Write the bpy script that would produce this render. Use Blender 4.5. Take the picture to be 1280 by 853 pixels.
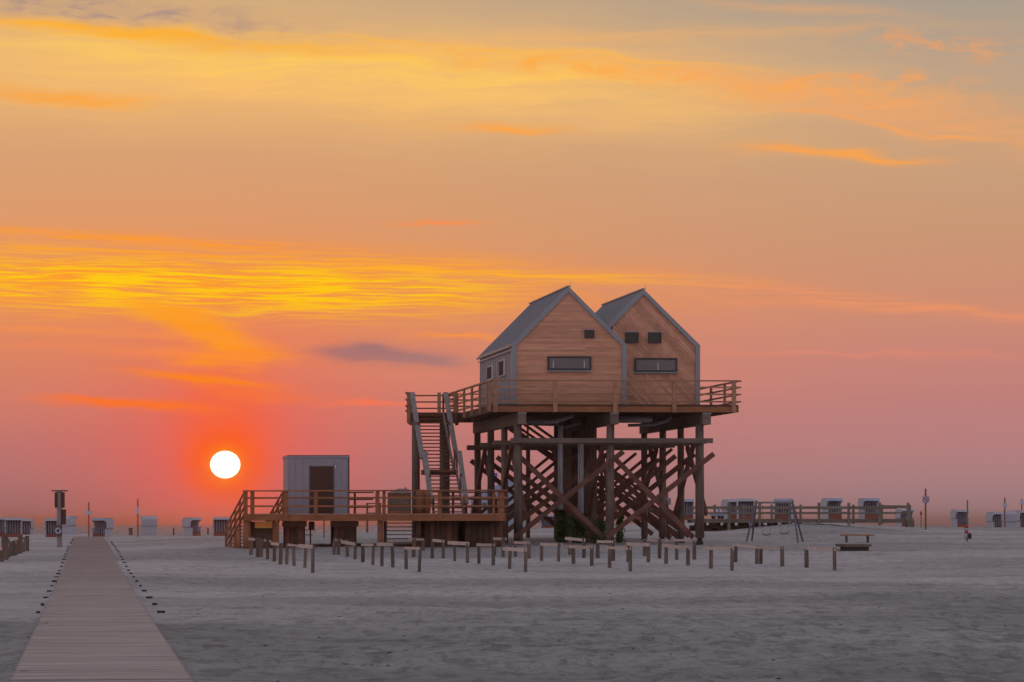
import bpy, bmesh, math, random
from mathutils import Vector, noise
R = math.radians
rnd = random.Random(7)
scene = bpy.context.scene
for o in list(bpy.data.objects): bpy.data.objects.remove(o)

# ------------------------------------------------------------------ camera
F = 3700.0; H = 1.6; CX = 640.0; HY = 654.0      # focal length in photo pixels, eye height, horizon row
cam_d = bpy.data.cameras.new('camera'); cam = bpy.data.objects.new('camera', cam_d)
scene.collection.objects.link(cam); scene.camera = cam
cam.location = (0, 0, H); cam.rotation_euler = (R(90), 0, 0)
cam_d.sensor_width = 36.0; cam_d.lens = F * 36.0 / 1280.0
cam_d.shift_y = (HY - 426.5) / 1280.0
cam_d.clip_start = 0.5; cam_d.clip_end = 40000

SUN_AZ = math.atan((281.5 - CX) / F); SUN_EL = math.atan((HY - 581) / F * math.cos(SUN_AZ))

# ------------------------------------------------------------------ world / sky
def lin(c, k=1.0):
    o = []
    for v in c[:3]:
        v = v / 255.0
        o.append(((v / 12.92) if v <= 0.04045 else ((v + 0.055) / 1.055) ** 2.4) * k)
    return (o[0], o[1], o[2], 1.0)

def K(px, py):
    az = math.atan((px - CX) / F); el = math.atan((HY - py) / F * math.cos(az))
    return az * F + CX, HY - el * F

world = bpy.data.worlds.new('World'); scene.world = world; world.cycles.sampling_method = 'MANUAL'; world.cycles.sample_map_resolution = 512; scene.cycles.max_bounces = 4; scene.cycles.diffuse_bounces = 2; scene.cycles.volume_bounces = 0; world.use_nodes = True
W = world.node_tree; W.nodes.clear()
def wn(t, **kw):
    n = W.nodes.new(t)
    for k, v in kw.items(): setattr(n, k, v)
    return n
class Mx:
    """tiny helper: math on sockets in any node tree"""
    def __init__(s, tree): s.t = tree
    def m(s, op, a, b=None, c=None, clamp=False):
        n = s.t.nodes.new('ShaderNodeMath'); n.operation = op; n.use_clamp = clamp
        for i, v in enumerate((a, b, c)):
            if v is None: continue
            if isinstance(v, (int, float)): n.inputs[i].default_value = v
            else: s.t.links.new(v, n.inputs[i])
        return n.outputs[0]
    def comb(s, x, y, z=0.0):
        n = s.t.nodes.new('ShaderNodeCombineXYZ')
        for i, v in enumerate((x, y, z)):
            if isinstance(v, (int, float)): n.inputs[i].default_value = v
            else: s.t.links.new(v, n.inputs[i])
        return n.outputs[0]
    def noise(s, vec, scale=1.0, detail=3.0, rough=0.5, dist=0.0):
        n = s.t.nodes.new('ShaderNodeTexNoise'); n.inputs['Scale'].default_value = scale
        n.inputs['Detail'].default_value = detail; n.inputs['Roughness'].default_value = rough
        n.inputs['Distortion'].default_value = dist
        s.t.links.new(vec, n.inputs['Vector']); return n.outputs['Fac']
    def smooth(s, v, a, b):
        n = s.t.nodes.new('ShaderNodeMapRange'); n.interpolation_type = 'SMOOTHSTEP'
        n.inputs['From Min'].default_value = a; n.inputs['From Max'].default_value = b
        s.t.links.new(v, n.inputs['Value']); return n.outputs['Result']
    def mix(s, fac, a, b, blend='MIX'):
        n = s.t.nodes.new('ShaderNodeMix'); n.data_type = 'RGBA'; n.blend_type = blend
        for i, v in ((0, fac), (6, a), (7, b)):
            if isinstance(v, (int, float)): n.inputs[i].default_value = v
            elif isinstance(v, tuple): n.inputs[i].default_value = v
            else: s.t.links.new(v, n.inputs[i])
        return n.outputs[2]
    def ramp(s, fac, stops):
        n = s.t.nodes.new('ShaderNodeValToRGB'); cr = n.color_ramp
        while len(cr.elements) > 1: cr.elements.remove(cr.elements[-1])
        for i, (p, c) in enumerate(stops):
            e = cr.elements[0] if i == 0 else cr.elements.new(p)
            e.position = p; e.color = c
        s.t.links.new(fac, n.inputs[0]); return n.outputs[0]
w = Mx(W)
geo = wn('ShaderNodeTexCoord'); sep = wn('ShaderNodeSeparateXYZ'); W.links.new(geo.outputs['Generated'], sep.inputs[0])
dx, dy, dz = sep.outputs
az = w.m('ARCTAN2', dx, dy)
el = w.m('ARCSINE', w.m('MAXIMUM', w.m('MINIMUM', dz, 1.0), -1.0))
PX = w.m('MULTIPLY_ADD', az, F, CX)                 # azimuth in 1/3700 rad
PY = w.m('SUBTRACT', HY, w.m('MULTIPLY', el, F))    # elevation likewise, downwards
def tpos(py): return math.sqrt(max((HY - py) / F * 57.2958, 0) / 90.0)
t = w.m('SQRT', w.m('DIVIDE', w.m('MAXIMUM', el, 0.0), math.pi / 2))
def stops(lst, hi):
    return [(tpos(y), lin(c)) for y, c in lst] + [(p, lin(c)) for p, c in hi]
HI = [(0.47, (184, 174, 166)), (0.707, (174, 174, 182)), (1.0, (166, 174, 192))]
left = w.ramp(t, stops([(654, (156, 116, 122)), (620, (168, 114, 117)), (560, (190, 117, 114)), (500, (210, 126, 108)),
                        (440, (222, 134, 100)), (380, (228, 142, 96)), (290, (224, 154, 106)), (200, (216, 160, 116)),
                        (100, (222, 172, 118)), (0, (208, 170, 126))], HI))
right = w.ramp(t, stops([(654, (158, 130, 138)), (620, (168, 130, 134)), (560, (184, 129, 130)), (500, (192, 128, 124)),
                         (440, (202, 134, 120)), (380, (207, 142, 116)), (290, (203, 152, 118)), (200, (202, 160, 124)),
                         (100, (190, 162, 136)), (0, (168, 156, 142))], HI))
anti = w.ramp(t, [(0.0, lin((182, 162, 172))), (0.15, lin((206, 176, 178))), (0.33, lin((200, 188, 192))),
                  (0.6, lin((184, 184, 194))), (1.0, lin((166, 174, 192)))])
sky = w.mix(w.smooth(PX, 150.0, 1250.0), left, right)
away = w.m('ABSOLUTE', w.m('SUBTRACT', az, SUN_AZ))
sky = w.mix(w.smooth(away, R(28), R(120)), sky, anti)
nish = wn('ShaderNodeTexSky'); nish.sky_type = 'NISHITA'; nish.sun_disc = False
nish.sun_elevation = SUN_EL; nish.sun_rotation = SUN_AZ; nish.dust_density = 2.0
nk = w.mix(1.0, nish.outputs[0], (0.10, 0.10, 0.10, 1), 'MULTIPLY')
sky = w.mix(w.m('MULTIPLY', w.smooth(el, R(11), R(45)), 0.25), sky, nk)

SKY_BASE = sky
# cloud detail fields
warp = w.noise(w.comb(w.m('DIVIDE', PX, 210.0), w.m('DIVIDE', PY, 60.0)), 1.0, 3.0)
warp2 = w.noise(w.comb(w.m('DIVIDE', PX, 60.0), w.m('DIVIDE', PY, 16.0), 3.3), 1.0, 3.0)
WY = w.m('ADD', PY, w.m('ADD', w.m('MULTIPLY_ADD', warp, 46.0, -23.0), w.m('MULTIPLY_ADD', warp2, 12.0, -6.0)))
FY = w.m('ADD', PY, w.m('ADD', w.m('MULTIPLY_ADD', warp, 16.0, -8.0), w.m('MULTIPLY', w.m('SUBTRACT', PX, 300.0), -0.012)))
fil = w.noise(w.comb(w.m('DIVIDE', PX, 110.0), w.m('DIVIDE', FY, 3.6), 1.0), 1.0, 4.0, 0.62)
wis = w.noise(w.comb(w.m('DIVIDE', PX, 230.0), w.m('DIVIDE', WY, 15.0), 5.0), 1.0, 7.0, 0.66)
mot = w.noise(w.comb(w.m('DIVIDE', PX, 46.0), w.m('DIVIDE', WY, 14.0), 9.0), 1.0, 5.0, 0.6)
FIL = w.smooth(fil, 0.36, 0.62); WIS = w.smooth(wis, 0.34, 0.66); MOT = w.smooth(mot, 0.42, 0.66)
soft = None
def streak(base, px, py, sx, sy, col, st, slope=0.0, det=None, curv=0.0, powx=2.0, k=1.0, yy=None, dmin=0.0):
    cx, cy = K(px, py)
    X = w.m('SUBTRACT', PX, cx)
    Y = w.m('SUBTRACT', w.m('SUBTRACT', WY if yy is None else yy, cy), w.m('MULTIPLY', X, slope))
    if curv: Y = w.m('SUBTRACT', Y, w.m('MULTIPLY', w.m('MULTIPLY', X, X), curv))
    a = w.m('POWER', w.m('ABSOLUTE', w.m('DIVIDE', X, sx)), powx)
    b = w.m('DIVIDE', Y, sy); b = w.m('MULTIPLY', b, b)
    f = w.m('EXPONENT', w.m('MULTIPLY', w.m('ADD', a, b), -1.0))
    f = w.m('MULTIPLY', f, st)
    if det is not None:
        f = w.m('MULTIPLY', f, w.m('MULTIPLY_ADD', det, 1.0 - dmin, dmin))
    return w.mix(w.m('MINIMUM', f, 1.0), base, lin(col, k))
OR = (255, 150, 48); YE = (255, 196, 40)
# broad upper band of lit cirrus
sky = streak(sky, 440, 96, 560, 60, (255, 194, 108), 0.92, 0.03, WIS, 0.00003, 4, dmin=0.66)
sky = streak(sky, 400, 76, 420, 24, (255, 206, 88), 0.8, 0.05, WIS, 0, 3, dmin=0.3)
sky = streak(sky, 690, 78, 130, 6, (255, 190, 62), 0.75, 0.08, MOT, 0, 3, dmin=0.3)
sky = streak(sky, 190, 44, 280, 9, (255, 178, 48), 1.15, 0.07, WIS, 0, 3, dmin=0.5)
sky = streak(sky, 860, 98, 360, 14, (255, 170, 76), 0.9, 0.10, MOT, 0, 3, dmin=0.35)
sky = streak(sky, 1110, 138, 300, 22, (246, 166, 100), 0.8, 0.20, WIS, 0, 3, dmin=0.4)
sky = streak(sky, 1090, 100, 130, 8, (250, 162, 84), 0.8, 0.06, MOT, 0, 3)
sky = streak(sky, 1130, 160, 180, 4, (255, 164, 84), 0.8, 0.16, FIL, 0, 3, dmin=0.4)
sky = streak(sky, 620, 62, 300, 4, (255, 184, 70), 0.8, 0.07, FIL, 0, 3, dmin=0.2)
sky = streak(sky, 820, 46, 300, 7, (238, 176, 108), 0.6, -0.02, WIS, dmin=0.4)
sky = streak(sky, 1010, 12, 120, 6, (240, 168, 104), 0.6, 0.10, WIS, dmin=0.3)
sky = streak(sky, 1190, 58, 130, 14, (238, 160, 98), 0.8, 0.10, MOT)
sky = streak(sky, 130, 12, 220, 16, (180, 148, 132), 1.3, 0.08, MOT, dmin=0.35)
sky = streak(sky, 60, 119, 110, 8, (255, 166, 56), 1.3, 0.05, WIS, dmin=0.35)
sky = streak(sky, 640, 161, 62, 4.5, (255, 164, 66), 0.85, 0.03, None)
sky = streak(sky, 1050, 190, 120, 5.5, (255, 164, 70), 0.85, 0.06, None, 0, 4)
sky = streak(sky, 470, 152, 90, 5, (236, 168, 96), 0.5, -0.03, WIS)
sky = streak(sky, 548, 283, 52, 4, (255, 144, 74), 0.75, 0.0, None)
# golden central band of filaments
sky = streak(sky, 270, 350, 540, 38, (255, 152, 42), 0.9, 0.01, WIS, 0.00002, 3, dmin=0.25, yy=PY)
sky = streak(sky, 220, 357, 380, 30, (255, 170, 14), 1.2, 0.02, FIL, -0.00002, 4, dmin=0.25, yy=PY)
sky = streak(sky, 250, 358, 330, 27, (255, 206, 10), 1.3, 0.015, w.smooth(fil, 0.44, 0.60), -0.00004, 4, yy=PY)
sky = streak(sky, 620, 338, 260, 6, (255, 176, 40), 0.9, 0.03, w.smooth(fil, 0.38, 0.6), 0, 4, yy=FY, dmin=0.25)
sky = streak(sky, 330, 383, 210, 5, (255, 198, 20), 0.85, -0.01, FIL, -0.00008, 3, dmin=0.5)
sky = streak(sky, 180, 300, 280, 7, (255, 156, 44), 1.1, 0.05, FIL, yy=PY, dmin=0.1)
sky = streak(sky, 220, 318, 320, 4, (255, 164, 40), 1.0, 0.03, FIL, yy=PY, dmin=0.2)
sky = streak(sky, 1050, 364, 250, 10, (246, 150, 92), 0.6, 0.10, FIL, 0, 3, yy=FY, dmin=0.1)
sky = streak(sky, 1100, 385, 260, 5, (246, 150, 96), 0.55, 0.08, WIS, dmin=0.3)
sky = streak(sky, 1060, 442, 220, 4, (232, 138, 108), 0.5, 0.03, WIS, dmin=0.3)
# slate cloud
CY = w.m('ADD', PY, w.m('ADD', w.m('MULTIPLY_ADD', warp2, 9.0, -4.5), w.m('MULTIPLY_ADD', mot, 8.0, -4.0)))
sky = streak(sky, 484, 446, 92, 8.5, (156, 118, 118), 1.4, 0.06, None, 0, 4, yy=CY)
sky = streak(sky, 462, 437, 28, 9, (154, 117, 118), 1.3, 0.0, None, yy=CY)
# sun aureole and disc
sd = w.m('SUBTRACT', PX, K(281.5, 581)[0]); se = w.m('SUBTRACT', PY, K(281.5, 581)[1])
dist = w.m('SQRT', w.m('ADD', w.m('MULTIPLY', sd, sd), w.m('MULTIPLY', se, se)))
up = w.m('SQRT', w.m('ADD', w.m('MULTIPLY', w.m('MULTIPLY', sd, sd), 1.6), w.m('MULTIPLY', w.m('ADD', se, 45.0), w.m('ADD', se, 45.0))))
g0 = w.m('EXPONENT', w.m('MULTIPLY', w.m('POWER', w.m('DIVIDE', dist, 150.0), 1.7), -1.0))
sky = w.mix(w.m('MULTIPLY', g0, 0.62), sky, lin((255, 76, 58)))
g1 = w.m('EXPONENT', w.m('MULTIPLY', w.m('POWER', w.m('DIVIDE', up, 84.0), 3.0), -1.0))
sky = w.mix(w.m('MULTIPLY', g1, 0.5), sky, lin((255, 92, 30)))
# funnel below the band and smaller streaks round the sun
FW = w.m('ADD', PY, w.m('ADD', w.m('MULTIPLY_ADD', warp2, 34.0, -17.0), w.m('MULTIPLY_ADD', mot, 16.0, -8.0)))
sky = streak(sky, 222, 397, 62, 12, (255, 162, 38), 1.3, 0.22, WIS, 0, 3, dmin=0.6, yy=FW)
sky = streak(sky, 268, 420, 58, 15, (255, 152, 34), 1.4, 0.30, WIS, 0, 2.5, dmin=0.7, yy=FW)
sky = streak(sky, 290, 446, 72, 12, (255, 144, 36), 1.4, 0.0, FIL, 0, 2.5, dmin=0.6, yy=FW)
sky = streak(sky, 130, 416, 190, 5, (255, 148, 66), 0.65, 0.03, WIS, dmin=0.4)
sky = streak(sky, 160, 437, 150, 6, (255, 142, 70), 0.6, 0.03, WIS, dmin=0.3)
sky = streak(sky, 255, 474, 90, 6.5, (255, 132, 16), 1.0, 0.09, None, 0, 3, yy=w.m('ADD', PY, w.m('MULTIPLY_ADD', warp2, 16.0, -8.0)))
sky = streak(sky, 320, 492, 80, 10, (255, 120, 40), 0.7, 0.10, FIL, dmin=0.5)
sky = streak(sky, 165, 504, 110, 6, (255, 116, 30), 0.95, 0.05, None, 0, 3, yy=w.m('ADD', PY, w.m('MULTIPLY_ADD', warp2, 18.0, -9.0)))
sky = streak(sky, 465, 507, 50, 4, (255, 118, 78), 0.8, 0.0, None)
sky = streak(sky, 575, 424, 52, 4, (255, 150, 60), 0.8, 0.03, None)
sky = streak(sky, 700, 470, 300, 20, (226, 138, 118), 0.4, 0.03, WIS)
g2 = w.m('EXPONENT', w.m('MULTIPLY', w.m('POWER', w.m('DIVIDE', dist, 52.0), 4.0), -1.0))
g2n = w.m('MULTIPLY', g2, w.m('MULTIPLY_ADD', WIS, 0.25, 0.75))
sky = w.mix(g2n, sky, lin((255, 92, 6)))
g3 = w.m('EXPONENT', w.m('MULTIPLY', w.m('POWER', w.m('DIVIDE', dist, 24.0), 4.0), -1.0))
sky = w.mix(w.m('MULTIPLY', g3, 0.8), sky, lin((255, 140, 20)))
de = w.m('SQRT', w.m('ADD', w.m('MULTIPLY', sd, sd), w.m('MULTIPLY', w.m('MULTIPLY', se, se), 1.20)))
disc = w.smooth(de, 19.4, 16.4)
sky = w.mix(disc, sky, (5.0, 4.6, 3.6, 1))
bg = wn('ShaderNodeBackground'); W.links.new(sky, bg.inputs[0]); bg.inputs[1].default_value = 1.0
# the cloud bank fades out sideways and upwards into the same clear gradient
bg0 = wn('ShaderNodeBackground'); W.links.new(SKY_BASE, bg0.inputs[0]); mxs = wn('ShaderNodeMixShader')
bank = w.m('MULTIPLY', w.smooth(w.m('ABSOLUTE', az), R(26), R(16)), w.smooth(el, R(17), R(12)))
W.links.new(bank, mxs.inputs[0]); W.links.new(bg0.outputs[0], mxs.inputs[1]); W.links.new(bg.outputs[0], mxs.inputs[2])
wo = wn('ShaderNodeOutputWorld'); W.links.new(mxs.outputs[0], wo.inputs[0])

# ------------------------------------------------------------------ sun lamp
sl = bpy.data.lights.new('sun', 'SUN'); so = bpy.data.objects.new('sun', sl); scene.collection.objects.link(so)
sl.energy = 0.003; sl.angle = R(0.53); sl.color = (1.0, 0.07, 0.03)
sdir = Vector((math.sin(SUN_AZ) * math.cos(SUN_EL), math.cos(SUN_AZ) * math.cos(SUN_EL), math.sin(SUN_EL)))
so.rotation_euler = (-sdir).to_track_quat('-Z', 'Y').to_euler()
vs = scene.view_settings; vs.view_transform = 'Standard'; vs.look = 'None'; vs.exposure = 0; vs.gamma = 1
vs.use_curve_mapping = False
HAZE = 0.00032

# ------------------------------------------------------------------ materials
def mat(name, build):
    m = bpy.data.materials.new(name); m.use_nodes = True; tr = m.node_tree; tr.nodes.clear()
    x = Mx(tr); b = tr.nodes.new('ShaderNodeBsdfPrincipled'); o = tr.nodes.new('ShaderNodeOutputMaterial')
    tr.links.new(b.outputs[0], o.inputs[0]); build(x, tr, b); return m
def setc(tr, b, c):
    if isinstance(c, tuple): b.inputs['Base Color'].default_value = c
    else: tr.links.new(c, b.inputs['Base Color'])
def objc(tr):
    return tr.nodes.new('ShaderNodeTexCoord').outputs['Object']
def scl(tr, v, s):
    n = tr.nodes.new('ShaderNodeVectorMath'); n.operation = 'MULTIPLY'; tr.links.new(v, n.inputs[0]); n.inputs[1].default_value = s
    return n.outputs[0]
def bump(tr, b, h, dist, st=1.0):
    n = tr.nodes.new('ShaderNodeBump'); n.inputs['Distance'].default_value = dist; n.inputs['Strength'].default_value = st
    tr.links.new(h, n.inputs['Height']); tr.links.new(n.outputs[0], b.inputs['Normal'])
def wood(name, c1, c2, grain=(1.2, 14, 14), rough=0.75, var=0.35, spec=0.3):
    def f(x, tr, b):
        oc = objc(tr); oi = tr.nodes.new('ShaderNodeObjectInfo').outputs['Random']
        off = tr.nodes.new('ShaderNodeVectorMath'); off.operation = 'ADD'; tr.links.new(oc, off.inputs[0])
        tr.links.new(x.comb(x.m('MULTIPLY', oi, 37.0), x.m('MULTIPLY', oi, 11.0), x.m('MULTIPLY', oi, 23.0)), off.inputs[1])
        n1 = x.noise(scl(tr, off.outputs[0], grain), 1.0, 4.0, 0.6)
        n2 = x.noise(off.outputs[0], 1.1, 3.0, 0.6)
        f1 = x.m('ADD', x.m('MULTIPLY', x.smooth(n1, 0.3, 0.7), 0.6), x.m('MULTIPLY', x.smooth(n2, 0.3, 0.7), 0.4))
        c = x.mix(f1, c1, c2)
        br = x.m('MULTIPLY_ADD', oi, var, 1.0 - var / 2)
        c = x.mix(1.0, c, x.comb(br, br, br), 'MULTIPLY')
        setc(tr, b, c); b.inputs['Roughness'].default_value = rough
        b.inputs['Specular IOR Level'].default_value = spec
        bump(tr, b, n1, 0.01, 0.6)
    return mat(name, f)
def plain(name, c, rough=0.6, metal=0.0, vary=0.12, scale=2.0, spec=0.4):
    def f(x, tr, b):
        oc = objc(tr); n = x.noise(oc, scale, 4.0, 0.6); s = x.smooth(n, 0.25, 0.75)
        a = (c[0] * (1 - vary), c[1] * (1 - vary), c[2] * (1 - vary), 1); d = (c[0] * (1 + vary), c[1] * (1 + vary), c[2] * (1 + vary), 1)
        setc(tr, b, x.mix(s, a, d)); b.inputs['Roughness'].default_value = rough; b.inputs['Metallic'].default_value = metal
        b.inputs['Specular IOR Level'].default_value = spec
    return mat(name, f)
M = {}
M['larch'] = wood('larch cladding', (0.60, 0.275, 0.175, 1), (0.86, 0.44, 0.295, 1), (0.7, 0.7, 16), 0.7, 0.26)
M['larch_diag'] = wood('larch cladding diagonal', (0.54, 0.25, 0.165, 1), (0.78, 0.40, 0.27, 1), (3, 3, 3), 0.7, 0.42)
M['rail'] = wood('railing timber', (0.33, 0.165, 0.105, 1), (0.50, 0.265, 0.175, 1), (3, 3, 6), 0.75, 0.3)
M['deckwood'] = wood('deck timber', (0.27, 0.10, 0.05, 1), (0.40, 0.165, 0.085, 1), (2, 2, 10), 0.75, 0.25)
M['under'] = wood('underside timber', (0.075, 0.045, 0.032, 1), (0.13, 0.08, 0.056, 1), (3, 3, 3), 0.85, 0.2)  # darker timber: shade under and behind the decks is put into its colour
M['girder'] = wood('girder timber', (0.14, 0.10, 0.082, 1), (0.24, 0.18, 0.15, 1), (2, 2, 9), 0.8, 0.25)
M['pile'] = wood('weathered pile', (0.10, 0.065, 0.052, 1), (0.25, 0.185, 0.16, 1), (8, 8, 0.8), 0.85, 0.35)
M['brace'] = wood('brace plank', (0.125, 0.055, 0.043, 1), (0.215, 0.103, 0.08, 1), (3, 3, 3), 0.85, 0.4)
M['grey_board'] = wood('silvered handrail board', (0.24, 0.215, 0.215, 1), (0.36, 0.325, 0.325, 1), (5, 5, 1.2), 0.7, 0.15)
M['post'] = wood('hitching post wood', (0.10, 0.072, 0.06, 1), (0.21, 0.155, 0.135, 1), (9, 9, 1.5), 0.85, 0.4)
M['pale_plank'] = wood('pale sun-bleached plank', (0.46, 0.355, 0.315, 1), (0.62, 0.49, 0.44, 1), (1.5, 8, 8), 0.8, 0.3)
M['walk'] = wood('boardwalk plank', (0.37, 0.30, 0.295, 1), (0.47, 0.385, 0.378, 1), (1.5, 9, 4), 0.85, 0.26)
M['walk_dark'] = wood('sleeper end', (0.03, 0.024, 0.024, 1), (0.06, 0.045, 0.045, 1), (4, 4, 4), 0.9, 0.3)
M['pier'] = wood('distant walkway timber', (0.16, 0.14, 0.115, 1), (0.27, 0.235, 0.20, 1), (2, 6, 6), 0.85, 0.3)
def metalsheet(name, c, axis):
    def f(x, tr, b):
        oc = objc(tr); n = x.noise(scl(tr, oc, (3, 3, 0.6)), 1.0, 4.0, 0.6); oi = tr.nodes.new('ShaderNodeObjectInfo').outputs['Random']
        k = x.m('ADD', x.m('MULTIPLY_ADD', n, 0.3, 0.85), x.m('MULTIPLY_ADD', oi, 0.16, -0.08))
        setc(tr, b, x.mix(1.0, c, x.comb(k, k, k), 'MULTIPLY')); b.inputs['Roughness'].default_value = 0.5
        b.inputs['Metallic'].default_value = 0.25
    return mat(name, f)
M['zinc'] = metalsheet('zinc roof sheet', (0.33, 0.32, 0.345, 1), 0)
M['zinc_wall'] = metalsheet('zinc wall sheet', (0.38, 0.385, 0.45, 1), 0)
M['trim'] = plain('pale zinc trim', (0.30, 0.315, 0.365), 0.45, 0.2, 0.06)
M['cabin'] = plain('cabin cladding', (0.33, 0.315, 0.38), 0.5, 0.15, 0.05, 1.2)
M['cabin_dark'] = plain('cabin corner trim', (0.10, 0.09, 0.10), 0.5, 0.2)
M['door'] = plain('dark brown door', (0.055, 0.024, 0.02), 0.5)
M['frame'] = plain('dark window frame', (0.045, 0.045, 0.05), 0.4)
M['dark_pane'] = plain('unlit side pane', (0.07, 0.06, 0.065), 0.9, 0, 0.1, 2, 0.08)
M['sill'] = plain('window sill', (0.36, 0.36, 0.42), 0.5)
M['white_frame'] = plain('pale window lining', (0.55, 0.48, 0.45), 0.6)
def glassf(x, tr, b):
    setc(tr, b, (0.10, 0.105, 0.12, 1)); b.inputs['Roughness'].default_value = 0.12; b.inputs['Specular IOR Level'].default_value = 0.9
    b.inputs['Metallic'].default_value = 0.35
    n = x.noise(objc(tr), 1.3, 2.0); bump(tr, b, n, 0.01, 0.3)
M['glass'] = mat('window glass', glassf)
M['pale_upright'] = plain('pale window upright', (0.6, 0.58, 0.58), 0.7)
M['pipe'] = plain('grey service pipe', (0.36, 0.36, 0.39), 0.5, 0.1)
M['pipe_pale'] = plain('pale ribbed pipe', (0.46, 0.46, 0.50), 0.5)
M['steel'] = plain('galvanised steel', (0.55, 0.55, 0.57), 0.35, 0.6)
M['wicker'] = plain('white wicker', (0.44, 0.45, 0.52), 0.7, 0, 0.10, 14)
M['stripe_w'] = plain('white canvas stripe', (0.42, 0.43, 0.50), 0.8)
M['stripe_b'] = plain('navy canvas stripe', (0.07, 0.08, 0.13), 0.85)
M['canvas_in'] = plain('dark canvas lining', (0.10, 0.09, 0.11), 0.9)
M['redwood'] = wood('red brown foot drawer', (0.21, 0.055, 0.035, 1), (0.29, 0.085, 0.055, 1), (3, 3, 9), 0.6, 0.2)
M['redtrim'] = plain('brown armrest trim', (0.20, 0.09, 0.08), 0.6)
M['bluecanvas'] = plain('pale blue hood', (0.33, 0.39, 0.54), 0.8)
M['signplate'] = plain('pale sign plate', (0.52, 0.54, 0.66), 0.5)
M['signred'] = plain('sign red', (0.42, 0.05, 0.07), 0.5)
M['black'] = plain('black print', (0.03, 0.03, 0.035), 0.6)
M['orange_post'] = plain('red brown pole', (0.26, 0.085, 0.06), 0.6)
M['grey_pole'] = plain('grey pole', (0.20, 0.20, 0.20), 0.6)
M['swing'] = plain('swing tube', (0.16, 0.15, 0.20), 0.5, 0.3)
M['rubber'] = plain('black rubber', (0.03, 0.03, 0.03), 0.8)
M['benchtop'] = wood('bench board', (0.34, 0.16, 0.07, 1), (0.46, 0.23, 0.11, 1), (2, 8, 8), 0.6, 0.1)
M['flag_red'] = plain('flag red', (0.62, 0.05, 0.05), 0.8)
M['flag_blue'] = plain('flag blue', (0.05, 0.12, 0.42), 0.8)
M['hutblue'] = plain('hut pale blue boards', (0.36, 0.42, 0.52), 0.7)
M['glow_orange'] = wood('board with orange glow in colour', (0.60, 0.16, 0.03, 1), (0.72, 0.22, 0.05, 1), (2, 2, 8), 0.6, 0.1)  # orange carries the glow showing through below the deck
M['glow_olive'] = plain('olive glow strip', (0.42, 0.36, 0.08), 0.6)
M['reflector'] = plain('pale reflector plate', (0.80, 0.42, 0.36), 0.4)
def leaff(x, tr, b):
    n = x.noise(objc(tr), 3.0, 3.0); c = x.mix(x.smooth(n, 0.3, 0.7), (0.045, 0.10, 0.03, 1), (0.12, 0.24, 0.07, 1))
    setc(tr, b, c); b.inputs['Roughness'].default_value = 0.7
M['leaf'] = mat('ivy leaves', leaff)
def sandf(x, tr, b):
    oc = tr.nodes.new('ShaderNodeNewGeometry').outputs['Position']
    big = x.noise(scl(tr, oc, (0.045, 0.07, 0)), 1.0, 4.0, 0.55)
    mid = x.noise(scl(tr, oc, (0.45, 0.55, 0.4)), 1.0, 6.0, 0.65)
    fine = x.noise(scl(tr, oc, (4.0, 4.0, 4.0)), 1.0, 7.0, 0.72)
    prints = x.noise(scl(tr, oc, (2.1, 1.7, 2.0)), 1.0, 4.0, 0.6, 0.6)
    fleck = x.noise(scl(tr, oc, (7.0, 1.5, 1.0)), 1.0, 5.0, 0.7)
    fl2 = x.noise(scl(tr, oc, (2.2, 0.55, 1.0)), 1.0, 5.0, 0.7, 0.4)
    reg = x.noise(scl(tr, oc, (0.16, 0.10, 0)), 1.0, 3.0, 0.6)
    sp = tr.nodes.new('ShaderNodeSeparateXYZ'); tr.links.new(oc, sp.inputs[0])
    # sand colour darker towards the camera and right, paler round the houses
    yy_ = x.m('ADD', sp.outputs[1], x.m('ADD', x.m('MULTIPLY_ADD', reg, 50.0, -25.0), x.m('MULTIPLY', sp.outputs[0], -0.9)))
    pale_z = x.smooth(yy_, 36.0, 74.0)
    c = x.mix(x.smooth(big, 0.36, 0.62), (0.345, 0.317, 0.328, 1), (0.52, 0.472, 0.484, 1))
    c = x.mix(pale_z, x.mix(1.0, c, (0.72, 0.75, 0.735, 1), 'MULTIPLY'), c)
    c = x.mix(x.m('MULTIPLY', x.smooth(fl2, 0.49, 0.60), x.m('MULTIPLY', x.m('MULTIPLY_ADD', x.m('SUBTRACT', 1.0, pale_z), 0.75, x.m('MULTIPLY', x.smooth(reg, 0.50, 0.62), 0.4)), 0.55)), c, (0.095, 0.09, 0.088, 1))
    c = x.mix(x.m('MULTIPLY', x.smooth(fleck, 0.52, 0.62), x.m('MULTIPLY', x.smooth(mid, 0.40, 0.62), x.m('MULTIPLY_ADD', pale_z, -0.3, 0.62))), c, (0.12, 0.11, 0.112, 1))
    c = x.mix(x.m('MULTIPLY', x.smooth(mid, 0.52, 0.68), 0.3), c, (0.15, 0.135, 0.13, 1))
    c = x.mix(x.m('MULTIPLY', x.smooth(prints, 0.57, 0.68), 0.35), c, (0.105, 0.095, 0.10, 1))
    k = x.m('MULTIPLY_ADD', x.smooth(fine, 0.3, 0.7), 0.36, 0.82)
    c = x.mix(1.0, c, x.comb(k, k, k), 'MULTIPLY')
    setc(tr, b, c); b.inputs['Roughness'].default_value = 0.95; b.inputs['Specular IOR Level'].default_value = 0.15
    h = x.m('ADD', x.m('MULTIPLY', prints, 1.0), x.m('ADD', x.m('MULTIPLY', mid, 1.5), x.m('MULTIPLY', fine, 0.35)))
    bump(tr, b, h, 0.16, 0.8)
M['sand'] = mat('beach sand', sandf)
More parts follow.
